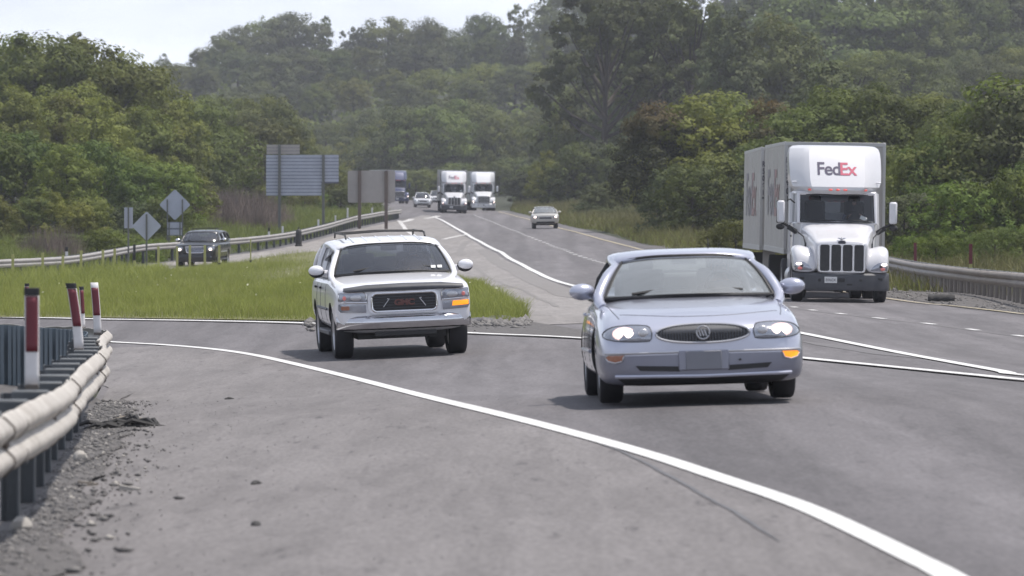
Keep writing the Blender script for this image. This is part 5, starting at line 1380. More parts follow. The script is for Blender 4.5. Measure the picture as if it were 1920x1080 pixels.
    def shred(mb):
        random.seed(4)
        for k in range(9):
            a = random.uniform(-.5, .5); x = random.uniform(-.25, .25); y = random.uniform(-.1, .1); l = random.uniform(.12, .3)
            mb.tube([(x-l, y-l*a, .012), (x-l*.3, y, .05+random.uniform(0, .04)), (x+l*.5, y+.03, .03), (x+l, y+l*a, .015)], [.006, .022, .02, .005], 5)
    litter(225, 805, shred, 'tyre_shred', 'heap of black rubber strips on the gravel by the near guardrail', M['shred'], rz=.4)
    litter(262, 797, shred, 'tyre_shred', 'dark rubber strips at the edge of the near gravel', M['shred'], rz=2.2)
    def stick(mb): mb.tube([(-.17, -.02, .03), (-.06, .0, .055), (.05, .012, .05), (.17, -.005, .035)], [.008, .014, .013, .006], 7); mb.tube([(-.05, 0, .055), (-.10, .06, .07)], [.008, .004], 5)
    litter(243, 793, stick, 'stick', 'pale stick lying on the rubber strips by the near guardrail', M['wood'], 'stick', .1)
    def chunk(mb):
        for i, (x, r) in enumerate(((-.03, .022), (.0, .03), (.035, .02))): mb.ell((x, .01*i, r*.5), (r*1.3, r, r*.7), 8, 5)
    litter(430, 750, chunk, 'rubber_scrap', 'small black scrap on the grey shoulder under the edge line', M['shred'], rz=.2)
    litter(482, 910, chunk, 'rubber_scrap', 'small black scrap on the grey shoulder in the foreground', M['shred'], rz=.9)
    litter(483, 988, chunk, 'rubber_scrap', 'tiny black scrap nearest the bottom of the photo', M['shred'], rz=1.5)
    def rock(mb):
        rng = np.random.default_rng(3)
        rows = []
        for i in range(7):
            a = PI*i/6-PI/2; rows.append([Vector((.06*math.cos(a)*math.cos(t)*rng.uniform(.8, 1.15), .055*math.cos(a)*math.sin(t)*rng.uniform(.8, 1.15), .05+.06*math.sin(a))) for t in np.linspace(0, 2*PI, 9, endpoint=False)])
        mb.grid(rows, 0, True)
    litter(40, 1003, rock, 'rock', 'pale rounded rock at the foot of the nearest guardrail post', M['palestone'], 'rock', 0, .0)
    litter(150, 868, rock, 'rock', 'pale rock among gravel halfway along the near guardrail', M['palestone'], 'rock', 1, -.01)
    def slab(mb): mb.box((0, 0, .02), (.14, .05, .03), 0, Matrix.Rotation(.15, 3, 'Y'))
    litter(165, 913, slab, 'wood_chip', 'pale yellowish wood chip on the gravel below the near guardrail', M['wood'], 'wood chip', .3)
    litter(243, 922, slab, 'wood_chip', 'whitish wood chip at the border of gravel and shoulder', M['palestone'], 'wood chip', -.1)
    def hump(mb):
        for i, (x, z, r) in enumerate(((-.5, .1, .28), (.1, .12, .34), (.6, .08, .24), (-.1, .05, .4))): mb.ell((x, .1*i, z*.5), (r*1.4, r, r*.5), 9, 6)
    for px, py, l in ((905, 607, 'dark lump of broken asphalt at the grass edge right of the white vehicle'), (940, 603, 'low dark rubble lump at the tip of the grass island')):
        o = litter(px, py, hump, 'asphalt_lump', l, M['tar'], 'rubble', .3, -.02); o.scale = (.5, .5, .6)
    # gravel
    rng = np.random.default_rng(11); pts = []; sz = []
    Pr = spline(np.array([(-2.6,17),(-2.75,22),(-2.95,27),(-3.45,33.5),(-3.95,40),(-4.3,44),(-4.65,49)]), 300)
    for k in range(3800):
        i = rng.integers(0, 300); off = abs(rng.normal(0, .32))-.1; wmax = 1.0 if Pr[i][1] < 36 else .6
        if off > wmax: continue
        x, y = Pr[i][0]+off, Pr[i][1]+rng.normal(0, .05); s = float(np.clip(rng.lognormal(-4.4, .6), .004, .05)); pts.append((x, y, 0)); sz.append(s)
    for k in range(500):
        i = rng.integers(0, 300); pts.append((Pr[i][0]+abs(rng.normal(.6, .8)), Pr[i][1], 0)); sz.append(float(rng.uniform(.004, .009)))
    pts = np.array(pts); pts[:, 2] = zf(pts[:, 0], pts[:, 1])+.02
    sel = rng.uniform(0, 1, len(pts)) < .12; sz = np.array(sz)
    pebbles('gravel', pts[~sel], sz[~sel], M['stone'], 5)
    pebbles('gravel', pts[sel], sz[sel]*.8, M['palestone'], 9)
    pts = []; sz = []
    for k in range(300):
        t = rng.uniform(); y = 16+30*t**1.3; x = rng.uniform(-2.3-(y-16)*.03, 1.4-(y-16)*.05); pts.append((x, y, 0)); sz.append(float(rng.uniform(.003, .010)))
    pts = np.array(pts); pts[:, 2] = zf(pts[:, 0], pts[:, 1])+.010
    pebbles('grit', pts, sz, M['stone'], 6, .4)
    pts = []; sz = []
    for k in range(1800):
        y = rng.uniform(88, 200); pts.append((rng.uniform(0, 1), y, 0)); sz.append(float(np.clip(rng.lognormal(-3.5, .5), .01, .12)))
    yl = yint(YELLOW); pts = np.array(pts); pts[:, 0] = yl(pts[:, 1])+.4+pts[:, 0]*np.maximum(12.7-yl(pts[:, 1])-.4, .5); pts[:, 2] = zf(pts[:, 0], pts[:, 1])+.015
    pebbles('gravel', pts, sz, M['stone'], 7)
    A = spline(ISL_A[5:], 60); pts = []; sz = []
    for k in range(1400):
        i = rng.integers(0, 60); pts.append((A[i][0]+rng.normal(0, .05), A[i][1]-abs(rng.normal(0, 1.3)), 0)); sz.append(float(np.clip(rng.lognormal(-3.2, .6), .012, .16)))
    pts = np.array(pts); pts[:, 2] = zf(pts[:, 0], pts[:, 1])+.02
    pebbles('rubble', pts, sz, M['stone'], 8)
# ------------------------------------------------------------------ vegetation
def leaf_quads(C, Nrm, S, rng, asp=0.62):
    n = len(C); t = rng.normal(0, 1, (n, 3)); t -= Nrm*(t*Nrm).sum(1)[:, None]; t /= np.linalg.norm(t, axis=1)[:, None]+1e-9
    b = np.cross(Nrm, t); S = np.asarray(S)[:, None]
    V = np.stack([C-t*S*.5, C+b*S*.5*asp+Nrm*S*.06, C+t*S*.5, C-b*S*.5*asp-Nrm*S*.06], 1).reshape(-1, 3)
    F = np.arange(4*n).reshape(n, 4)
    return V, F

def norm(v): return v/(np.linalg.norm(v, axis=1)[:, None]+1e-9)

def crown_points(lobes, nleaf, rng, clumps=16, cl=0.30, up=0.25, drop=0.0):
    w = np.array([l[1][0]*l[1][2] for l in lobes]); w = w/w.sum(); C = []; Nn = []
    for (c, r), f in zip(lobes, w):
        k = max(6, int(clumps)); d = norm(rng.normal(0, 1, (k, 3))+np.array([0, 0, up])); sub = d*np.array(r)*rng.uniform(.62, 1.0, (k, 1))
        sw = rng.uniform(.3, 1.5, k); sw /= sw.sum(); m = int(nleaf*f); idx = rng.choice(k, m, p=sw)
        g = norm(rng.normal(0, 1, (m, 3)))*rng.uniform(0.15, 1, (m, 1))**0.5
        p = sub[idx]+g*np.array(r)*cl*rng.uniform(.7, 1.35, k)[idx][:, None]
        nn = norm(norm(p/np.array(r))*1.0+g*.75+np.array([0, 0, .30])+rng.normal(0, .28, (m, 3)))
        C.append(p+np.array(c)); Nn.append(nn)
    return np.vstack(C), np.vstack(Nn)

def tree_kind(kind, seed):
    rng = np.random.default_rng(seed); lob = []; limbs = []
    if kind == 'round':
        H, W = 15, 11; n = 11
        for i in range(n):
            a = i*2.4+rng.uniform(-.4, .4); rad = W*.30*math.sqrt((i+.5)/n); z = H*(.80-.42*(rad/(W*.3))**1.6+rng.uniform(-.08, .08)); r = rng.uniform(1.7, 2.7); lob.append(((math.cos(a)*rad, math.sin(a)*rad, z), (r*1.1, r*1.1, r*.95)))
        for i in range(6): a = i*1.05; lob.append(((math.cos(a)*W*.27, math.sin(a)*W*.27, H*rng.uniform(.2, .38)), (2.3, 2.3, 2.1)))
        N, S, trunk = 17000, .33, .30
    elif kind == 'tall':
        H, W = 18, 8
        for i in range(13):
            z = H*(.22+.70*i/12); rad = W*.26*math.sin(PI*min(1, .25+.75*(1-(i/12)**2)))*rng.uniform(.5, 1.15); a = i*2.3; r = rng.uniform(1.5, 2.3)*(1-.35*i/12); lob.append(((math.cos(a)*rad, math.sin(a)*rad, z), (r, r, r*1.15)))
        N, S, trunk = 15000, .33, .28
    elif kind == 'wide':
        H, W = 13, 16
        for i in range(16):
            a = i*2.4; rad = W*.36*math.sqrt((i+.4)/16); z = H*(.78-.40*(rad/(W*.36))**2+rng.uniform(-.07, .07)); r = rng.uniform(1.7, 2.7); lob.append(((math.cos(a)*rad, math.sin(a)*rad, z), (r*1.2, r*1.2, r*.85)))
        for i in range(8): a = i*.8; lob.append(((math.cos(a)*W*.33, math.sin(a)*W*.33, H*rng.uniform(.12, .34)), (2.3, 2.3, 1.9)))
        N, S, trunk = 20000, .33, .34
    elif kind == 'cone':
        H, W = 14, 9
        for i in range(15):
            t = i/14; z = H*(.14+.80*t); rad = W*.36*(1-t)**.8*rng.uniform(.3, 1.0); a = i*2.4; r = (2.5*(1-t)+.8)*rng.uniform(.8, 1.1); lob.append(((math.cos(a)*rad, math.sin(a)*rad, z), (r, r, r*.9)))
        N, S, trunk = 15000, .30, .3
    elif kind == 'open':
        H, W = 21, 17
        for i in range(22):
            a = i*2.4; t = (i+.5)/22; rad = W*.44*math.sqrt(t)*rng.uniform(.7, 1.1); z = H*(.86-.36*t+rng.uniform(-.10, .10)); r = rng.uniform(1.5, 2.5); lob.append(((math.cos(a)*rad, math.sin(a)*rad, z), (r*1.2, r*1.2, r*.95)))
        N, S, trunk = 20000, .34, .42
    elif kind == 'bushy':
        H, W = 8, 7.5
        for i in range(13):
            a = i*2.4; t = (i+.5)/13; rad = W*.34*math.sqrt(t); z = H*(.80-.55*t**1.5+rng.uniform(-.06, .06)); r = rng.uniform(1.1, 1.8); lob.append(((math.cos(a)*rad, math.sin(a)*rad, z), (r*1.1, r*1.1, r)))
        for i in range(6): a = i*1.05; lob.append(((math.cos(a)*W*.3, math.sin(a)*W*.3, H*.14), (1.6, 1.6, 1.2)))
        N, S, trunk = 9000, .27, .16
    elif kind == 'shrub':
        H, W = 4, 5
        for i in range(12):
            a = i*2.4; t = (i+.5)/12; rad = W*.38*math.sqrt(t); z = H*(.72-.50*t**1.4+rng.uniform(-.1, .1)); r = rng.uniform(.55, 1.0); lob.append(((math.cos(a)*rad, math.sin(a)*rad, z), (r*1.1, r*1.1, r*rng.uniform(.8, 1.3))))
        for i in range(6): a = i*1.05; lob.append(((math.cos(a)*W*.28, math.sin(a)*W*.28, H*.12), (.95, .95, .7)))
        N, S, trunk = 8500, .15, .07
    elif kind == 'brush':
        H, W = 4, 6
        V = []; F = []
        for k in range(900):
            a = rng.uniform(0, 6.28); rad = W*.45*math.sqrt(rng.uniform()); b = np.array([math.cos(a)*rad, math.sin(a)*rad, 0]); h = H*rng.uniform(.45, 1.05)*(1-.35*(rad/(W*.45))**2)
            t = np.array([rng.normal(0, .5), rng.normal(0, .5), h]); s = np.array([math.cos(a+1.5), math.sin(a+1.5), 0])*rng.uniform(.012, .03)
            m = b+t*.55+rng.normal(0, .12, 3); base = len(V); V += [b-s, b+s, m+s*.7, m-s*.7, b+t+s*.2, b+t-s*.2]; F += [(base, base+1, base+2, base+3), (base+3, base+2, base+4, base+5)]
        cm = np_mesh('crown', np.array(V), np.array(F), M['twig'])
        mb = MB()
        for k in range(7): a = k*.9; mb.tube([(.3*math.cos(a), .3*math.sin(a), -.3), (.5*math.cos(a), .5*math.sin(a), 1.2), (1.2*math.cos(a), 1.2*math.sin(a), 2.6)], [.05, .035, .015], 5)
        return cm, mb, H, W
    C, Nn = crown_points(lob, N, rng, clumps=18 if kind != 'open' else 11, cl=.32 if kind != 'open' else .28)
    sz = S*rng.uniform(.6, 1.35, len(C))
    k = C[:, 2] > .05; C, Nn, sz = C[k], Nn[k], sz[k]
    V, F = leaf_quads(C, Nn, sz, rng)
    cm = np_mesh('crown', V, F, M['leafolive'])
    zmax = C[:, 2].max(); 
    mb = MB(); fork = H*(.30 if kind == 'open' else .36)
    mb.tube([(0, 0, -.8), (0, 0, .3), (.1*trunk, .2*trunk, fork*.5), (-.2*trunk, .3*trunk, fork), (0, 0, H*.72)], [trunk*1.5, trunk*1.05, trunk*.9, trunk*.72, trunk*.2], 8)
    for i, (c, r) in enumerate(lob[:12 if kind != 'open' else 22]):
        c = Vector(c); st = Vector((0, 0, max(fork*.55, min(H*.66, c.z*.62)))); md = st.lerp(c, .5)+Vector((0, 0, -.25*r[2]))
        mb.tube([st, md, c], [trunk*.42, trunk*.27, trunk*.09], 5)
    return cm, mb, zmax, W

KINDS = {}
def kinds():
    for kind, seeds in (('round', (1, 2, 3)), ('tall', (4, 5)), ('wide', (6, 7)), ('cone', (8,)), ('open', (9, 10)), ('bushy', (11, 12, 13)), ('shrub', (14, 15, 16)), ('brush', (17,))):
        for s in seeds:
            cm, mb, H, W = tree_kind(kind, s)
            me = bpy.data.meshes.new('trunk'); me.from_pydata(mb.v, [], mb.f); me.update(); me.polygons.foreach_set('use_smooth', [True]*len(me.polygons)); me.materials.append(M['bark'])
            KINDS.setdefault(kind, []).append((cm, me, H, W))

NTREE = [0]
def plant(kind, x, y, H, m, label, cat='tree', group=None, wf=1.0, rng=random, sink=0.15):
    cm, tm, H0, W0 = KINDS[kind][NTREE[0] % len(KINDS[kind])]; NTREE[0] += 1
    nm = {'shrub': 'shrub', 'brush': 'dry_thicket', 'bushy': 'bushy_tree', 'cone': 'dense_tree'}.get(kind, 'broadleaf_tree')
    root = bpy.data.objects.new(nm, None); COL.objects.link(root); root.empty_display_size = .5
    s = H/H0; root.location = (x, y, zf(x, y)-sink); root.scale = (s*wf, s*wf, s); root.rotation_euler = (0, 0, rng.uniform(0, 6.28))
    c = bpy.data.objects.new('crown', cm); link(c, root)
    c.material_slots[0].link = 'OBJECT'; c.material_slots[0].material = M[m]
    t = bpy.data.objects.new('trunk' if kind not in ('shrub', 'brush') else 'stem', tm); link(t, root)
    tag(root, label, cat, group); return root

ORD = ['first','second','third','fourth','fifth','sixth','seventh','eighth','ninth','tenth','eleventh','twelfth','thirteenth','fourteenth','fifteenth','sixteenth','seventeenth','eighteenth','nineteenth','twentieth','twenty-first','twenty-second','twenty-third','twenty-fourth','twenty-fifth','twenty-sixth']
COLN = {'leafolive': 'olive green', 'leafdark': 'dark green', 'leafbright': 'light yellow-green', 'leafmid': 'mid green', 'leafrust': 'rusty-topped', 'leaffresh': 'fresh green', 'leafblue': 'bluish green', 'twig': 'grey-brown bare'}
SHAPE = {'round': 'rounded', 'tall': 'tall', 'wide': 'spreading', 'cone': 'dense', 'open': 'open-limbed', 'bushy': 'bushy', 'shrub': 'low', 'brush': 'twiggy'}
def trow(phrase, pts, d, n, kinds_, cols, group, hmin=4, hmax=26, jit=.35, dj=14, wf=1.0, seed=0, cat='tree', px0=None, px1=None, drop=0):
    rng = random.Random(seed); xs = [p[0] for p in pts]; ys = [p[1] for p in pts]; a, b = (px0 if px0 is not None else xs[0]), (px1 if px1 is not None else xs[-1]); L = []
    for i in range(n):
        px = a+(b-a)*(i+.5+rng.uniform(-jit, jit))/n; L.append(px)
    L.sort()
    for i, px in enumerate(L):
        py = float(np.interp(px, xs, ys))+rng.uniform(0, drop); dd = d+rng.uniform(-dj, dj); x = (px-960)/8000*dd; zt = -(py-380)/8000*dd
        H = min(max(zt-zf(x, dd), hmin), hmax); k = rng.choice(kinds_); c = rng.choice(cols)
        noun = {'shrub': 'shrub', 'brush': 'thicket'}.get(k, 'tree')
        plant(k, x, dd, H, c if k != 'brush' else 'twig', f"{COLN[c if k != 'brush' else 'twig']} {SHAPE[k]} {noun}, {ORD[i]} from the left {phrase}", cat if k not in ('shrub', 'brush') else 'shrub', group, wf*rng.uniform(.9, 1.15), rng)

def grass(name, A, B, n, h, w, m, seed, extra=None, patch=2.2):
    """blades over the ruled strip between two outlines"""
    rng = np.random.default_rng(seed); A = spline(A, 120); B = spline(B, 120)
    cw = np.linalg.norm(A-B, axis=1); ln = np.linalg.norm(np.gradient((A+B)/2, axis=0), axis=1); p = cw*ln; p = p/p.sum()
    i = rng.choice(120, n, p=p); f = np.clip(i+rng.uniform(-.5, .5, n), 0, 118.99); i0 = f.astype(int); fr = (f-i0)[:, None]
    a = A[i0]*(1-fr)+A[i0+1]*fr; b = B[i0]*(1-fr)+B[i0+1]*fr; v = rng.uniform(0, 1, (n, 1)); q = a*(1-v)+b*v
    z = zf(q[:, 0], q[:, 1])
    nz = .5+.5*np.sin(q[:, 0]*1.3/patch+2*np.sin(q[:, 1]*.31/patch))*np.sin(q[:, 1]*.47/patch+1.3*np.sin(q[:, 0]*.9))
    edge = np.minimum(v[:, 0], 1-v[:, 0])*cw[i]
    hh = rng.uniform(h[0], h[1], n)*(.55+.75*nz)*np.clip(.35+edge*.9, 0, 1); ww = rng.uniform(w[0], w[1], n)
    an = rng.uniform(0, 2*PI, n); s = np.stack([np.cos(an), np.sin(an), 0*an], 1)*ww[:, None]/2
    le = rng.normal(0, .42, (n, 2))*hh[:, None]; base = np.c_[q, z-.02]
    mid = base+np.c_[le*.35, hh*.6]; top = base+np.c_[le, hh]
    V = np.stack([base-s, base+s, mid+s*.75, mid-s*.75, top+s*.15, top-s*.15], 1).reshape(-1, 3); k = np.arange(n)[:, None]*6
    F = np.concatenate([k+np.array([[0, 1, 2, 3]]), k+np.array([[3, 2, 4, 5]])]).reshape(-1, 4)
    o = bpy.data.objects.new(name, np_mesh(name, V, F, M[m])); link(o); tag(o, kind='stuff')
    return q, z, hh

def build_vegetation():
    M['twig'] = mat('dry_twigs', (0.22, 0.175, 0.15), 0.95, noise=(.8, .3, (0.14, 0.11, 0.095)))
    M['leafolive'] = leaf_mat('olive_leaves', (0.092, 0.102, 0.018), (0.220, 0.230, 0.040))
    M['leafmid'] = leaf_mat('mid_green_leaves', (0.070, 0.086, 0.018), (0.170, 0.192, 0.040))
    M['leafdark'] = leaf_mat('dark_leaves', (0.050, 0.060, 0.021), (0.104, 0.119, 0.038), transl=.15)
    M['leafbright'] = leaf_mat('yellow_green_leaves', (0.085, 0.095, 0.024), (0.165, 0.170, 0.045))
    M['leaffresh'] = leaf_mat('fresh_leaves', (0.068, 0.095, 0.012), (0.180, 0.214, 0.032), scale=1.1)
    M['leafrust'] = leaf_mat('rust_tinged_leaves', (0.052, 0.052, 0.020), (0.095, 0.092, 0.032), accent=(0.22, 0.125, 0.045))
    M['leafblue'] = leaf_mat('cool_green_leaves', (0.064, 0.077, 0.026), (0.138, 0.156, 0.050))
    M['grass'] = leaf_mat('grass_blades', (0.150, 0.162, 0.036), (0.315, 0.318, 0.085), scale=.6, transl=.35)
    M['drygrass'] = leaf_mat('dry_grass', (0.15, 0.15, 0.055), (0.28, 0.265, 0.105), scale=.4, transl=.3)
    M['hillleaf'] = M['leafblue']
    kinds()

def build_trees():
    O, D, B_, MI, BL = 'leafolive', 'leafdark', 'leafbright', 'leafmid', 'leafblue'
    # far ridge and hillside
    ridge = [(290,112),(330,92),(380,85),(430,58),(490,22),(560,18),(620,32),(660,50),(700,48),(730,25),(790,22),(812,40),(835,48),(860,36),(900,20),(950,20),(985,-2),(1040,-25),(1120,-30),(1200,-35),(1260,-40),(1420,-45)]
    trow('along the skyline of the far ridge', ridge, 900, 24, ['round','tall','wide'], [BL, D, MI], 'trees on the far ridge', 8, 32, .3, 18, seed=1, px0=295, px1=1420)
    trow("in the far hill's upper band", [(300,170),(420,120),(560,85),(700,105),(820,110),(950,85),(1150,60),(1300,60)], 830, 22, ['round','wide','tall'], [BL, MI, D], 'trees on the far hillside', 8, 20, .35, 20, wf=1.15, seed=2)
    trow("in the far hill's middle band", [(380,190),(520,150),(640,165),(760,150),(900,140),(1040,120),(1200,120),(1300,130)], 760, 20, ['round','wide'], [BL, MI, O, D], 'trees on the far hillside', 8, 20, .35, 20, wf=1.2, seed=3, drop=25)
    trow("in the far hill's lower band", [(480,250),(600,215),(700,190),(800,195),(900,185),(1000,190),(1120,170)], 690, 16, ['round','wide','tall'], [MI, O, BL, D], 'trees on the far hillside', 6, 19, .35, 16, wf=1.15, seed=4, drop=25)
    trow("at the far hill's foot", [(540,285),(640,250),(700,225),(760,190),(830,175),(900,165),(950,215),(1010,235)], 640, 13, ['round','wide'], [O, MI, MI], 'trees at the foot of the far hill', 6, 18, .3, 12, wf=1.1, seed=5, drop=20)
    trow("just behind the distant lorries", [(540,335),(640,310),(740,315),(800,310),(900,290),(1010,280)], 600, 15, ['bushy','round'], [MI, O, D], 'low trees behind the lorries', 3, 9, .3, 8, wf=1.3, seed=6, drop=15)
    trow('right of the distant white lorry', [(968,320),(1010,300),(1060,290)], 500, 5, ['bushy','round'], [MI, D, MI], 'trees right of the distant lorries', 3, 9, .3, 8, seed=40, wf=1.2)
    # left wood
    trow('along the top of the left wood', [(-60,70),(0,56),(60,52),(110,48),(160,62),(210,82),(240,104),(300,128),(345,165),(375,185)], 335, 12, ['round','tall','wide'], [O, O, MI], 'trees of the left wood', 8, 20, .25, 14, seed=7, px0=-60)
    trow('in the middle of the left wood', [(-60,150),(60,140),(200,160),(300,190),(360,215)], 300, 9, ['round','wide'], [O, MI, O], 'trees of the left wood', 6, 15, .3, 10, seed=8, drop=25)
    trow('at the front of the left wood', [(-60,250),(40,235),(150,245),(240,265),(330,290),(380,310)], 265, 10, ['bushy','round'], ['leaffresh', O, 'leaffresh'], 'small trees at the front of the left wood', 3, 10, .3, 9, seed=9, drop=25, wf=1.1)
    trow("between left wood and far hill", [(340,180),(400,170),(450,185),(490,168),(530,190),(560,240)], 430, 8, ['round','wide','tall'], [O, B_, O], 'trees between the left wood and the far hill', 5, 16, .25, 12, seed=10)
    trow("just above the guide signs", [(380,250),(440,235),(500,215),(560,262),(620,285),(650,300)], 390, 8, ['bushy','round'], [O, MI, B_], 'trees behind the guide signs', 3, 11, .3, 10, seed=11, wf=1.15, drop=15)
    trow("beneath the guide signs", [(440,345),(520,335),(600,345),(660,335),(690,335)], 345, 8, ['bushy','shrub'], [MI, 'leaffresh', B_], 'bushes beneath the guide signs', 1.5, 5, .3, 8, seed=12, wf=1.3, drop=15)
    trow("behind the diamond signs", [(345,350),(400,338),(460,345),(510,358)], 285, 6, ['brush'], ['twig'], 'bare thickets behind the diamond signs', 2, 5.5, .25, 6, seed=13, wf=1.35)
    trow("behind the black vehicle", [(350,385),(420,372),(510,385)], 272, 5, ['brush'], ['twig'], 'bare thickets behind the dark vehicle', 1.5, 4, .25, 4, seed=14)
    trow('below the left wood behind the far rail', [(-60,360),(60,345),(150,360),(250,350),(330,360)], 240, 9, ['bushy','shrub'], [D, O, MI], 'bushes below the left wood', 2, 6, .3, 8, seed=15, wf=1.2, drop=20)
    trow("on the far rail's bank", [(-60,450),(30,436),(110,425),(170,410),(240,425),(330,430)], 215, 9, ['shrub'], ['leaffresh', 'leaffresh', O], 'low shrubs on the bank behind the far rail', 1, 3, .3, 6, seed=16, wf=1.5, drop=20)
    trow('of the bare twigs on the left bank', [(60,410),(130,405)], 205, 2, ['brush'], ['twig'], 'bare twigs on the left bank', 1.5, 3.2, .2, 3, seed=17, wf=.8)
    # right side
    trow("along the right roadside", [(1020,285),(1050,240),(1090,260),(1150,250),(1210,270)], 430, 8, ['round','bushy'], [MI, O, D], 'trees along the right roadside', 4, 12, .3, 12, seed=18, wf=1.1, drop=15)
    trow("in the pale roadside clump", [(1030,190),(1060,185),(1110,215)], 480, 3, ['round','tall'], [O, B_, O], 'pale trees right of the lorries', 8, 16, .2, 8, seed=19)
    trow('among the great dark trees at the top', [(1090,-30),(1180,-40),(1260,-30),(1330,-40)], 440, 3, ['open'], [BL], 'great open trees at the top', 16, 25, .1, 6, seed=20, wf=1.0)
    trow('of the dark dense pair at the top', [(1335,10),(1400,5)], 420, 2, ['cone','tall'], [D], 'dense dark trees at the top', 14, 24, .1, 4, seed=21, wf=.9)
    trow("of the yellowish pair at the top", [(1430,15),(1490,25)], 435, 2, ['tall','round'], [B_], 'yellowish trees at the top', 12, 22, .1, 4, seed=22)
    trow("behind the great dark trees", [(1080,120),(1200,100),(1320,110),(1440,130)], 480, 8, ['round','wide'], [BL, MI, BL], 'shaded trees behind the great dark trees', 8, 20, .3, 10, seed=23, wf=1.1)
    trow('of the small dark domes above the lorry', [(1500,115),(1560,108)], 330, 2, ['cone','round'], [D], 'small dark domed trees', 5, 12, .2, 5, seed=24, wf=1.2)
    trow("in the rust-tinted row", [(1215,195),(1260,165),(1330,160),(1400,165),(1470,175)], 265, 5, ['round'], ['leafrust', 'leafrust', O], 'rust-tinted trees right of centre', 5, 11, .25, 6, seed=25, wf=1.15)
    trow("in the wood behind the lorry", [(1480,185),(1540,160),(1620,140),(1700,150),(1780,175),(1850,190)], 245, 8, ['round','wide'], [MI, O, MI], 'trees behind the nearest lorry', 5, 12, .3, 8, seed=26, wf=1.1, drop=15)
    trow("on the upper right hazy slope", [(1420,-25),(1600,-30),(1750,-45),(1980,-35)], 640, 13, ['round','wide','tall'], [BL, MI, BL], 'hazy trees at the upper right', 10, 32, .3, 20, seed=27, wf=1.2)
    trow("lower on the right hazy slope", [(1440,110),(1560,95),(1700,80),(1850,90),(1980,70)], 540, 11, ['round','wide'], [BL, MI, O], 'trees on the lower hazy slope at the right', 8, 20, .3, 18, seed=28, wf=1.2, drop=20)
    trow("in the dark understorey", [(1100,335),(1200,330),(1330,310),(1420,300)], 340, 9, ['bushy'], [D, MI, D], 'understorey trees behind the silver car', 3, 8, .3, 12, seed=29, wf=1.25, drop=20)
    trow("in the understorey beside the lorry", [(1230,300),(1320,280),(1420,270),(1500,260),(1680,260)], 235, 9, ['bushy'], [D, MI], 'understorey trees beside the lorry', 3, 9, .3, 8, seed=30, wf=1.2, drop=20)
    trow("climbing the right bank", [(1670,290),(1730,250),(1790,235),(1840,185),(1890,140),(1960,110)], 205, 8, ['bushy'], [MI, 'leaffresh', D, 'leaffresh'], 'small trees climbing the right bank', 3, 8, .25, 6, seed=31, drop=12)
    trow('in the middle of the right bank', [(1650,350),(1720,330),(1800,320),(1880,300),(1960,290)], 190, 9, ['bushy','shrub'], ['leaffresh', 'leaffresh', D], 'bushes in the middle of the right bank', 1.5, 4.5, .3, 5, seed=32, wf=1.1, drop=20)
    trow("just above the right guardrail", [(1660,430),(1740,420),(1820,410),(1900,405),(1970,400)], 172, 11, ['shrub'], ['leaffresh', MI, 'leaffresh'], 'low shrubs above the right guardrail', 1, 2.8, .3, 3, seed=33, wf=1.15, drop=30)
    trow("in weeds left of the lorry", [(1240,400),(1260,395),(1340,385),(1400,400)], 245, 7, ['shrub','brush','shrub'], [O, MI, 'leafrust'], 'weedy shrubs left of the nearest lorry', 1, 2.6, .3, 8, seed=34, wf=1.2, drop=15)
    trow("beside the lorry's trailers", [(1340,410),(1390,400)], 175, 2, ['shrub'], [B_], 'yellow-green shrubs beside the trailers', 1, 2.4, .2, 4, seed=35)
    trow("at the roadside trees' foot", [(1085,375),(1150,375),(1230,385)], 330, 6, ['shrub'], [MI, D], 'shrubs at the foot of the roadside trees', 1, 2.6, .3, 10, seed=36, wf=1.6, drop=10)

def build_undergrowth():
    rng = np.random.default_rng(21); n = 90000
    y = rng.uniform(430, 960, n); x = rng.uniform(-1, 1, n)*.24*y
    k = (y > 640) | (x < -26-.02*(y-430)) | (x > 9-(y-430)*.03); x, y = x[k], y[k]
    C = np.c_[x, y, zf(x, y)+rng.uniform(0, 2.2, len(x))**1.0]
    V, F = leaf_quads(C, norm(rng.normal(0, .7, C.shape)+np.array([0, -.2, .7])), rng.uniform(.6, 1.5, len(C)), rng)
    o = bpy.data.objects.new('undergrowth', np_mesh('undergrowth', V, F, M['leafmid'])); link(o); tag(o, kind='stuff')

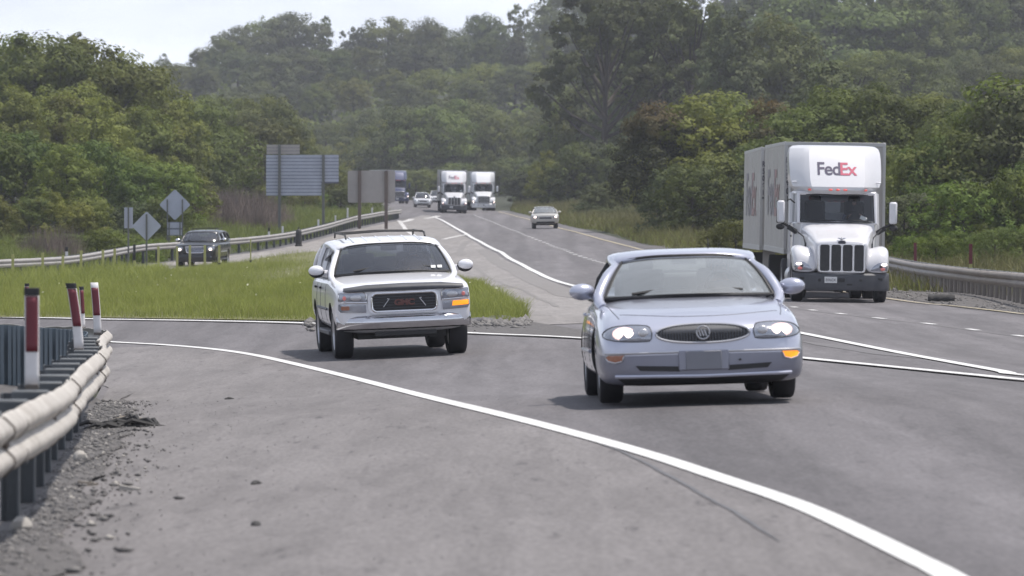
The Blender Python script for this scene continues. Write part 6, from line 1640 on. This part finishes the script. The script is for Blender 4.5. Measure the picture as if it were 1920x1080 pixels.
def build_grass():
    A, B = ISL_B, ISL_A
    q, z, h = grass('grass', A, B, 230000, (.06, .36), (.006, .013), 'grass', 1)
    rng = np.random.default_rng(5); idx = rng.choice(len(q), 420); idx = idx[h[idx] > .3]
    C = np.c_[q[idx], z[idx]+h[idx]*.97]; V, F = leaf_quads(C, norm(rng.normal(0, .6, (len(C), 3))+np.array([0, -.6, .6])), rng.uniform(.03, .07, len(C)), rng, .9)
    o = bpy.data.objects.new('wildflowers', np_mesh('wildflowers', V, F, M['flower'])); link(o); tag(o, kind='stuff')
    yl = yint(YELLOW, [(-4, 480), (-8, 547), (-16, 640)])
    ys = np.array([92., 120, 150, 190, 230, 290, 350, 420, 500])
    R0 = np.array([(max(yl(y)+1.25, 13.6 if y < 150 else 0), y) for y in ys]); R1 = np.array([(x, y) for x, y in zip((24, 24, 23, 22, 20, 17, 14, 10, 5), ys)])
    grass('grass', A, B, 14000, (.10, .34), (.007, .015), 'drygrass', 8, patch=1.1)
    Bk = ISL_B[:4]; grass("grass", Bk+np.array([[-.6, 1.5]]), Bk*.7+ISL_A[:4]*.3, 12000, (.28, .70), (.012, .026), 'grass', 12)
    grass('grass', R0, R1, 52000, (.3, .9), (.02, .05), 'drygrass', 2)
    grass('grass', R0, R0*.75+R1*.25, 14000, (.25, .6), (.02, .05), 'grass', 3)
    fr = wpts(FARRAIL_PX)
    L0 = fr-np.array([[.6, 0]]); L1 = fr-np.array([[13, -8]])
    grass('grass', L0, L1, 42000, (.35, .9), (.02, .05), 'grass', 4)
    M['weed'] = M['drygrass']
# ------------------------------------------------------------------ assemble
def world_and_camera():
    el, az = R(69), R(78)          # sun to the right of the road, slightly beyond the cars
    sd = Vector((math.cos(el)*math.sin(az), math.cos(el)*math.cos(az), math.sin(el)))
    w = bpy.data.worlds.new('World'); SC.world = w; w.use_nodes = True
    nt = w.node_tree; nt.nodes.clear()
    out = nt.nodes.new('ShaderNodeOutputWorld'); bg = nt.nodes.new('ShaderNodeBackground'); bg.inputs['Strength'].default_value = 0.1
    sky = nt.nodes.new('ShaderNodeTexSky'); sky.sky_type = 'NISHITA'; sky.sun_disc = False; sky.sun_elevation = el; sky.sun_rotation = az
    sky.air_density = 1.2; sky.dust_density = 2.5; sky.ozone_density = 1.0
    tc = nt.nodes.new('ShaderNodeTexCoord'); mp = nt.nodes.new('ShaderNodeMapping'); mp.inputs['Scale'].default_value = (1, 1, 3.0)
    n = nt.nodes.new('ShaderNodeTexNoise'); n.inputs['Scale'].default_value = 7.0; n.inputs['Detail'].default_value = 5; n.inputs['Roughness'].default_value = .5
    nt.links.new(tc.outputs['Generated'], mp.inputs[0]); nt.links.new(mp.outputs[0], n.inputs['Vector'])
    r = nt.nodes.new('ShaderNodeValToRGB'); r.color_ramp.elements[0].position = .34; r.color_ramp.elements[1].position = .52
    r.color_ramp.elements[0].color = (*CLOUD0, 1); r.color_ramp.elements[1].color = (*CLOUD1, 1)
    nt.links.new(n.outputs['Fac'], r.inputs[0])
    sx = nt.nodes.new('ShaderNodeSeparateXYZ'); nt.links.new(tc.outputs['Generated'], sx.inputs[0])
    gr = nt.nodes.new('ShaderNodeMapRange'); gr.inputs[1].default_value = .02; gr.inputs[2].default_value = .30; gr.inputs[3].default_value = 2.0; gr.inputs[4].default_value = 1.0
    nt.links.new(sx.outputs['Z'], gr.inputs[0])
    gm = nt.nodes.new('ShaderNodeMixRGB'); gm.blend_type = 'MULTIPLY'; gm.inputs[0].default_value = 1
    nt.links.new(r.outputs[0], gm.inputs[1]); nt.links.new(gr.outputs[0], gm.inputs[2]); r = gm
    mx = nt.nodes.new('ShaderNodeMixRGB'); mx.inputs[0].default_value = .72
    nt.links.new(sky.outputs[0], mx.inputs[1]); nt.links.new(r.outputs[0], mx.inputs[2]); nt.links.new(mx.outputs[0], bg.inputs['Color']); nt.links.new(bg.outputs[0], out.inputs[0])
    l = bpy.data.lights.new('sun', 'SUN'); l.energy = SUN; l.angle = R(2.5); l.color = (1.0, .94, .86)
    o = bpy.data.objects.new('sun', l); COL.objects.link(o); o.rotation_euler = (-sd).to_track_quat('-Z', 'Y').to_euler(); o.location = (40, 0, 80)
    cam = bpy.data.cameras.new('camera'); co = bpy.data.objects.new('camera', cam); COL.objects.link(co)
    co.location = (0, 0, 0); co.rotation_euler = (R(90), 0, 0); cam.sensor_width = 36; cam.lens = F_PX/1920*36
    cam.shift_y = -160/1920; cam.clip_start = 1; cam.clip_end = 6000
    cam.dof.use_dof = True; cam.dof.focus_distance = 72; cam.dof.aperture_fstop = 5.2
    SC.camera = co
    SC.view_settings.view_transform = 'Standard'; SC.view_settings.look = 'None'; SC.view_settings.exposure = EXPO; SC.view_settings.gamma = 1
    SC.cycles.use_denoising = True; SC.cycles.max_bounces = 8; SC.cycles.transparent_max_bounces = 12; SC.cycles.volume_bounces = 0
    # hazy summer air
    m = bpy.data.materials.new('hazy_air'); m.use_nodes = True; nt = m.node_tree; nt.nodes.clear()
    out = nt.nodes.new('ShaderNodeOutputMaterial'); v = nt.nodes.new('ShaderNodeVolumePrincipled')
    v.inputs['Color'].default_value = (.88, .91, 1.0, 1); v.inputs['Density'].default_value = HAZE; v.inputs['Anisotropy'].default_value = .2
    nt.links.new(v.outputs[0], out.inputs['Volume'])
    mb = MB(); mb.box((0, 1150, 55), (3300, 2500, 126)); h = mb.build('haze', m); tag(h, kind='stuff')

CLOUD0, CLOUD1 = (3.2, 3.5, 4.15), (5.1, 5.45, 6.35)
SUN, EXPO, HAZE = 3.3, 0.54, 0.00023

def put(o, x, y, yaw, label, cat, group=None, dz=0.0):
    settle(o, x, y, R(yaw), dz); tag(o, label, cat, group); return o

def build_vehicles():
    o = put(make_saloon(), 1.65, 40.44, 1.5, 'silver-blue saloon with lit headlamps and a glowing amber indicator, nearest vehicle on the ramp', 'car'); o.scale.x = .98
    o = put(make_suv(M['white']), -1.84, 64.5, 7.0, 'white sport utility vehicle with roof rack and black oval grille leaning through the ramp bend', 'car')
    o = put(make_suv(M['darkpaint'], True), -14.85, 205.5, -5.0, 'black sport utility vehicle with bright grille on the exit ramp beyond the grass', 'car')
    lorry = put(make_lorry(M['truckwhite'], 0), 8.18, 106.0, 0.0, 'nearest white lorry tractor with four-panel black grille and red-and-dark wordmark on its roof', 'truck', 'white wordmarked lorry tractors')
    t1 = put(make_trailer(8.7, True, 'R55801'), 8.32, 110.5, 0, 'front white trailer hitched to the nearest lorry, its side wordmark nearest the cab', 'trailer', 'white box trailers')
    t2 = put(make_trailer(8.7, True, 'R50619'), 8.25, 120.2, 0, 'rear white trailer of the nearest lorry, coupled behind its front trailer', 'trailer', 'white box trailers')
    def again(src, x, y, yaw, label, cat, group=None):
        c = copy_tree(src); settle(c, x, y, R(yaw)); tag(c, label, cat, group); return c
    yaw = 2.5
    again(lorry, -5.4, 398, yaw, 'distant white lorry tractor with dark bumper and wordmarked roof, in the middle lane', 'truck', 'white wordmarked lorry tractors')
    again(t1, -5.4-.19, 402.5, yaw, 'trailer behind the distant wordmarked lorry in the middle lane', 'trailer', 'white box trailers')
    w2 = put(make_lorry(M['farwhite'], 1, M['farwhite'], False, M['lamp']), -2.85, 430, yaw, 'distant all-white lorry tractor with white bumper, right of the wordmarked one', 'truck')
    long_t = put(make_trailer(15.5, False, None, M['farwhite']), -3.05, 434.5, yaw, 'long plain white trailer behind the distant all-white lorry', 'trailer', 'white box trailers')
    put(make_lorry(M['bluepaint'], 1, M['bluepaint'], False, M['lamp']), -13.6, 515, 9, 'dark blue lorry tractor half hidden behind the beige guide sign', 'truck')
    again(long_t, -13.6-.7, 519.4, 9, 'white trailer behind the dark blue lorry, mostly hidden by the beige sign', 'trailer', 'white box trailers')
    put(make_far_car('small_estate_car', M['beige'], M['lamp'], 1.0, .94, False), 2.24, 291, 1.0, 'small champagne-silver car with lit headlamps in the left lane by the yellow line', 'car')
    c = put(make_far_car('crossover_car', M['farwhite'], M['lampwhite'], 1.05, 1.08), -10.3, 489, 4, 'distant white crossover car between the blue lorry and the wordmarked lorry', 'car')
    again(c, -9.35, 532, 4, 'distant white car partly hidden behind the wordmarked lorry', 'car')
    # drivers, sitting on the left-hand seats of their vehicles
    bpy.context.view_layer.update()
    def drive(root, lx, ly, lz, label, shirt):
        p = person((0, 0, 0), 0, label, shirt=shirt); p.matrix_world = root.matrix_world @ Matrix.Translation((lx, ly, lz)); return p
    objs = {ob.name: ob for ob in COL.objects}
    drive(objs['saloon_car'], .38, -2.54+2.72, .47, 'person in a grey shirt driving the silver-blue saloon, hands on the wheel', M['shirt2'])
    drive(objs['sport_utility_vehicle'], .42, -2.525+2.58, .80, 'person in a blue shirt driving the white sport utility vehicle', M['shirt'])
    drive(objs['semi_truck'], .5, 2.72, 1.72, 'person in a blue shirt driving the nearest white lorry', M['shirt'])

def main():
    setup_mats(); setup_mats2()
    M['lampwhite'] = mat('white_running_lamp', (.8, .8, .8), .3, emit=(.9, .95, 1), estr=.8)
    build_vegetation()
    build_ground()
    build_vehicles()
    build_furniture()
    build_trees()
    build_undergrowth()
    build_grass()
    world_and_camera()
main()
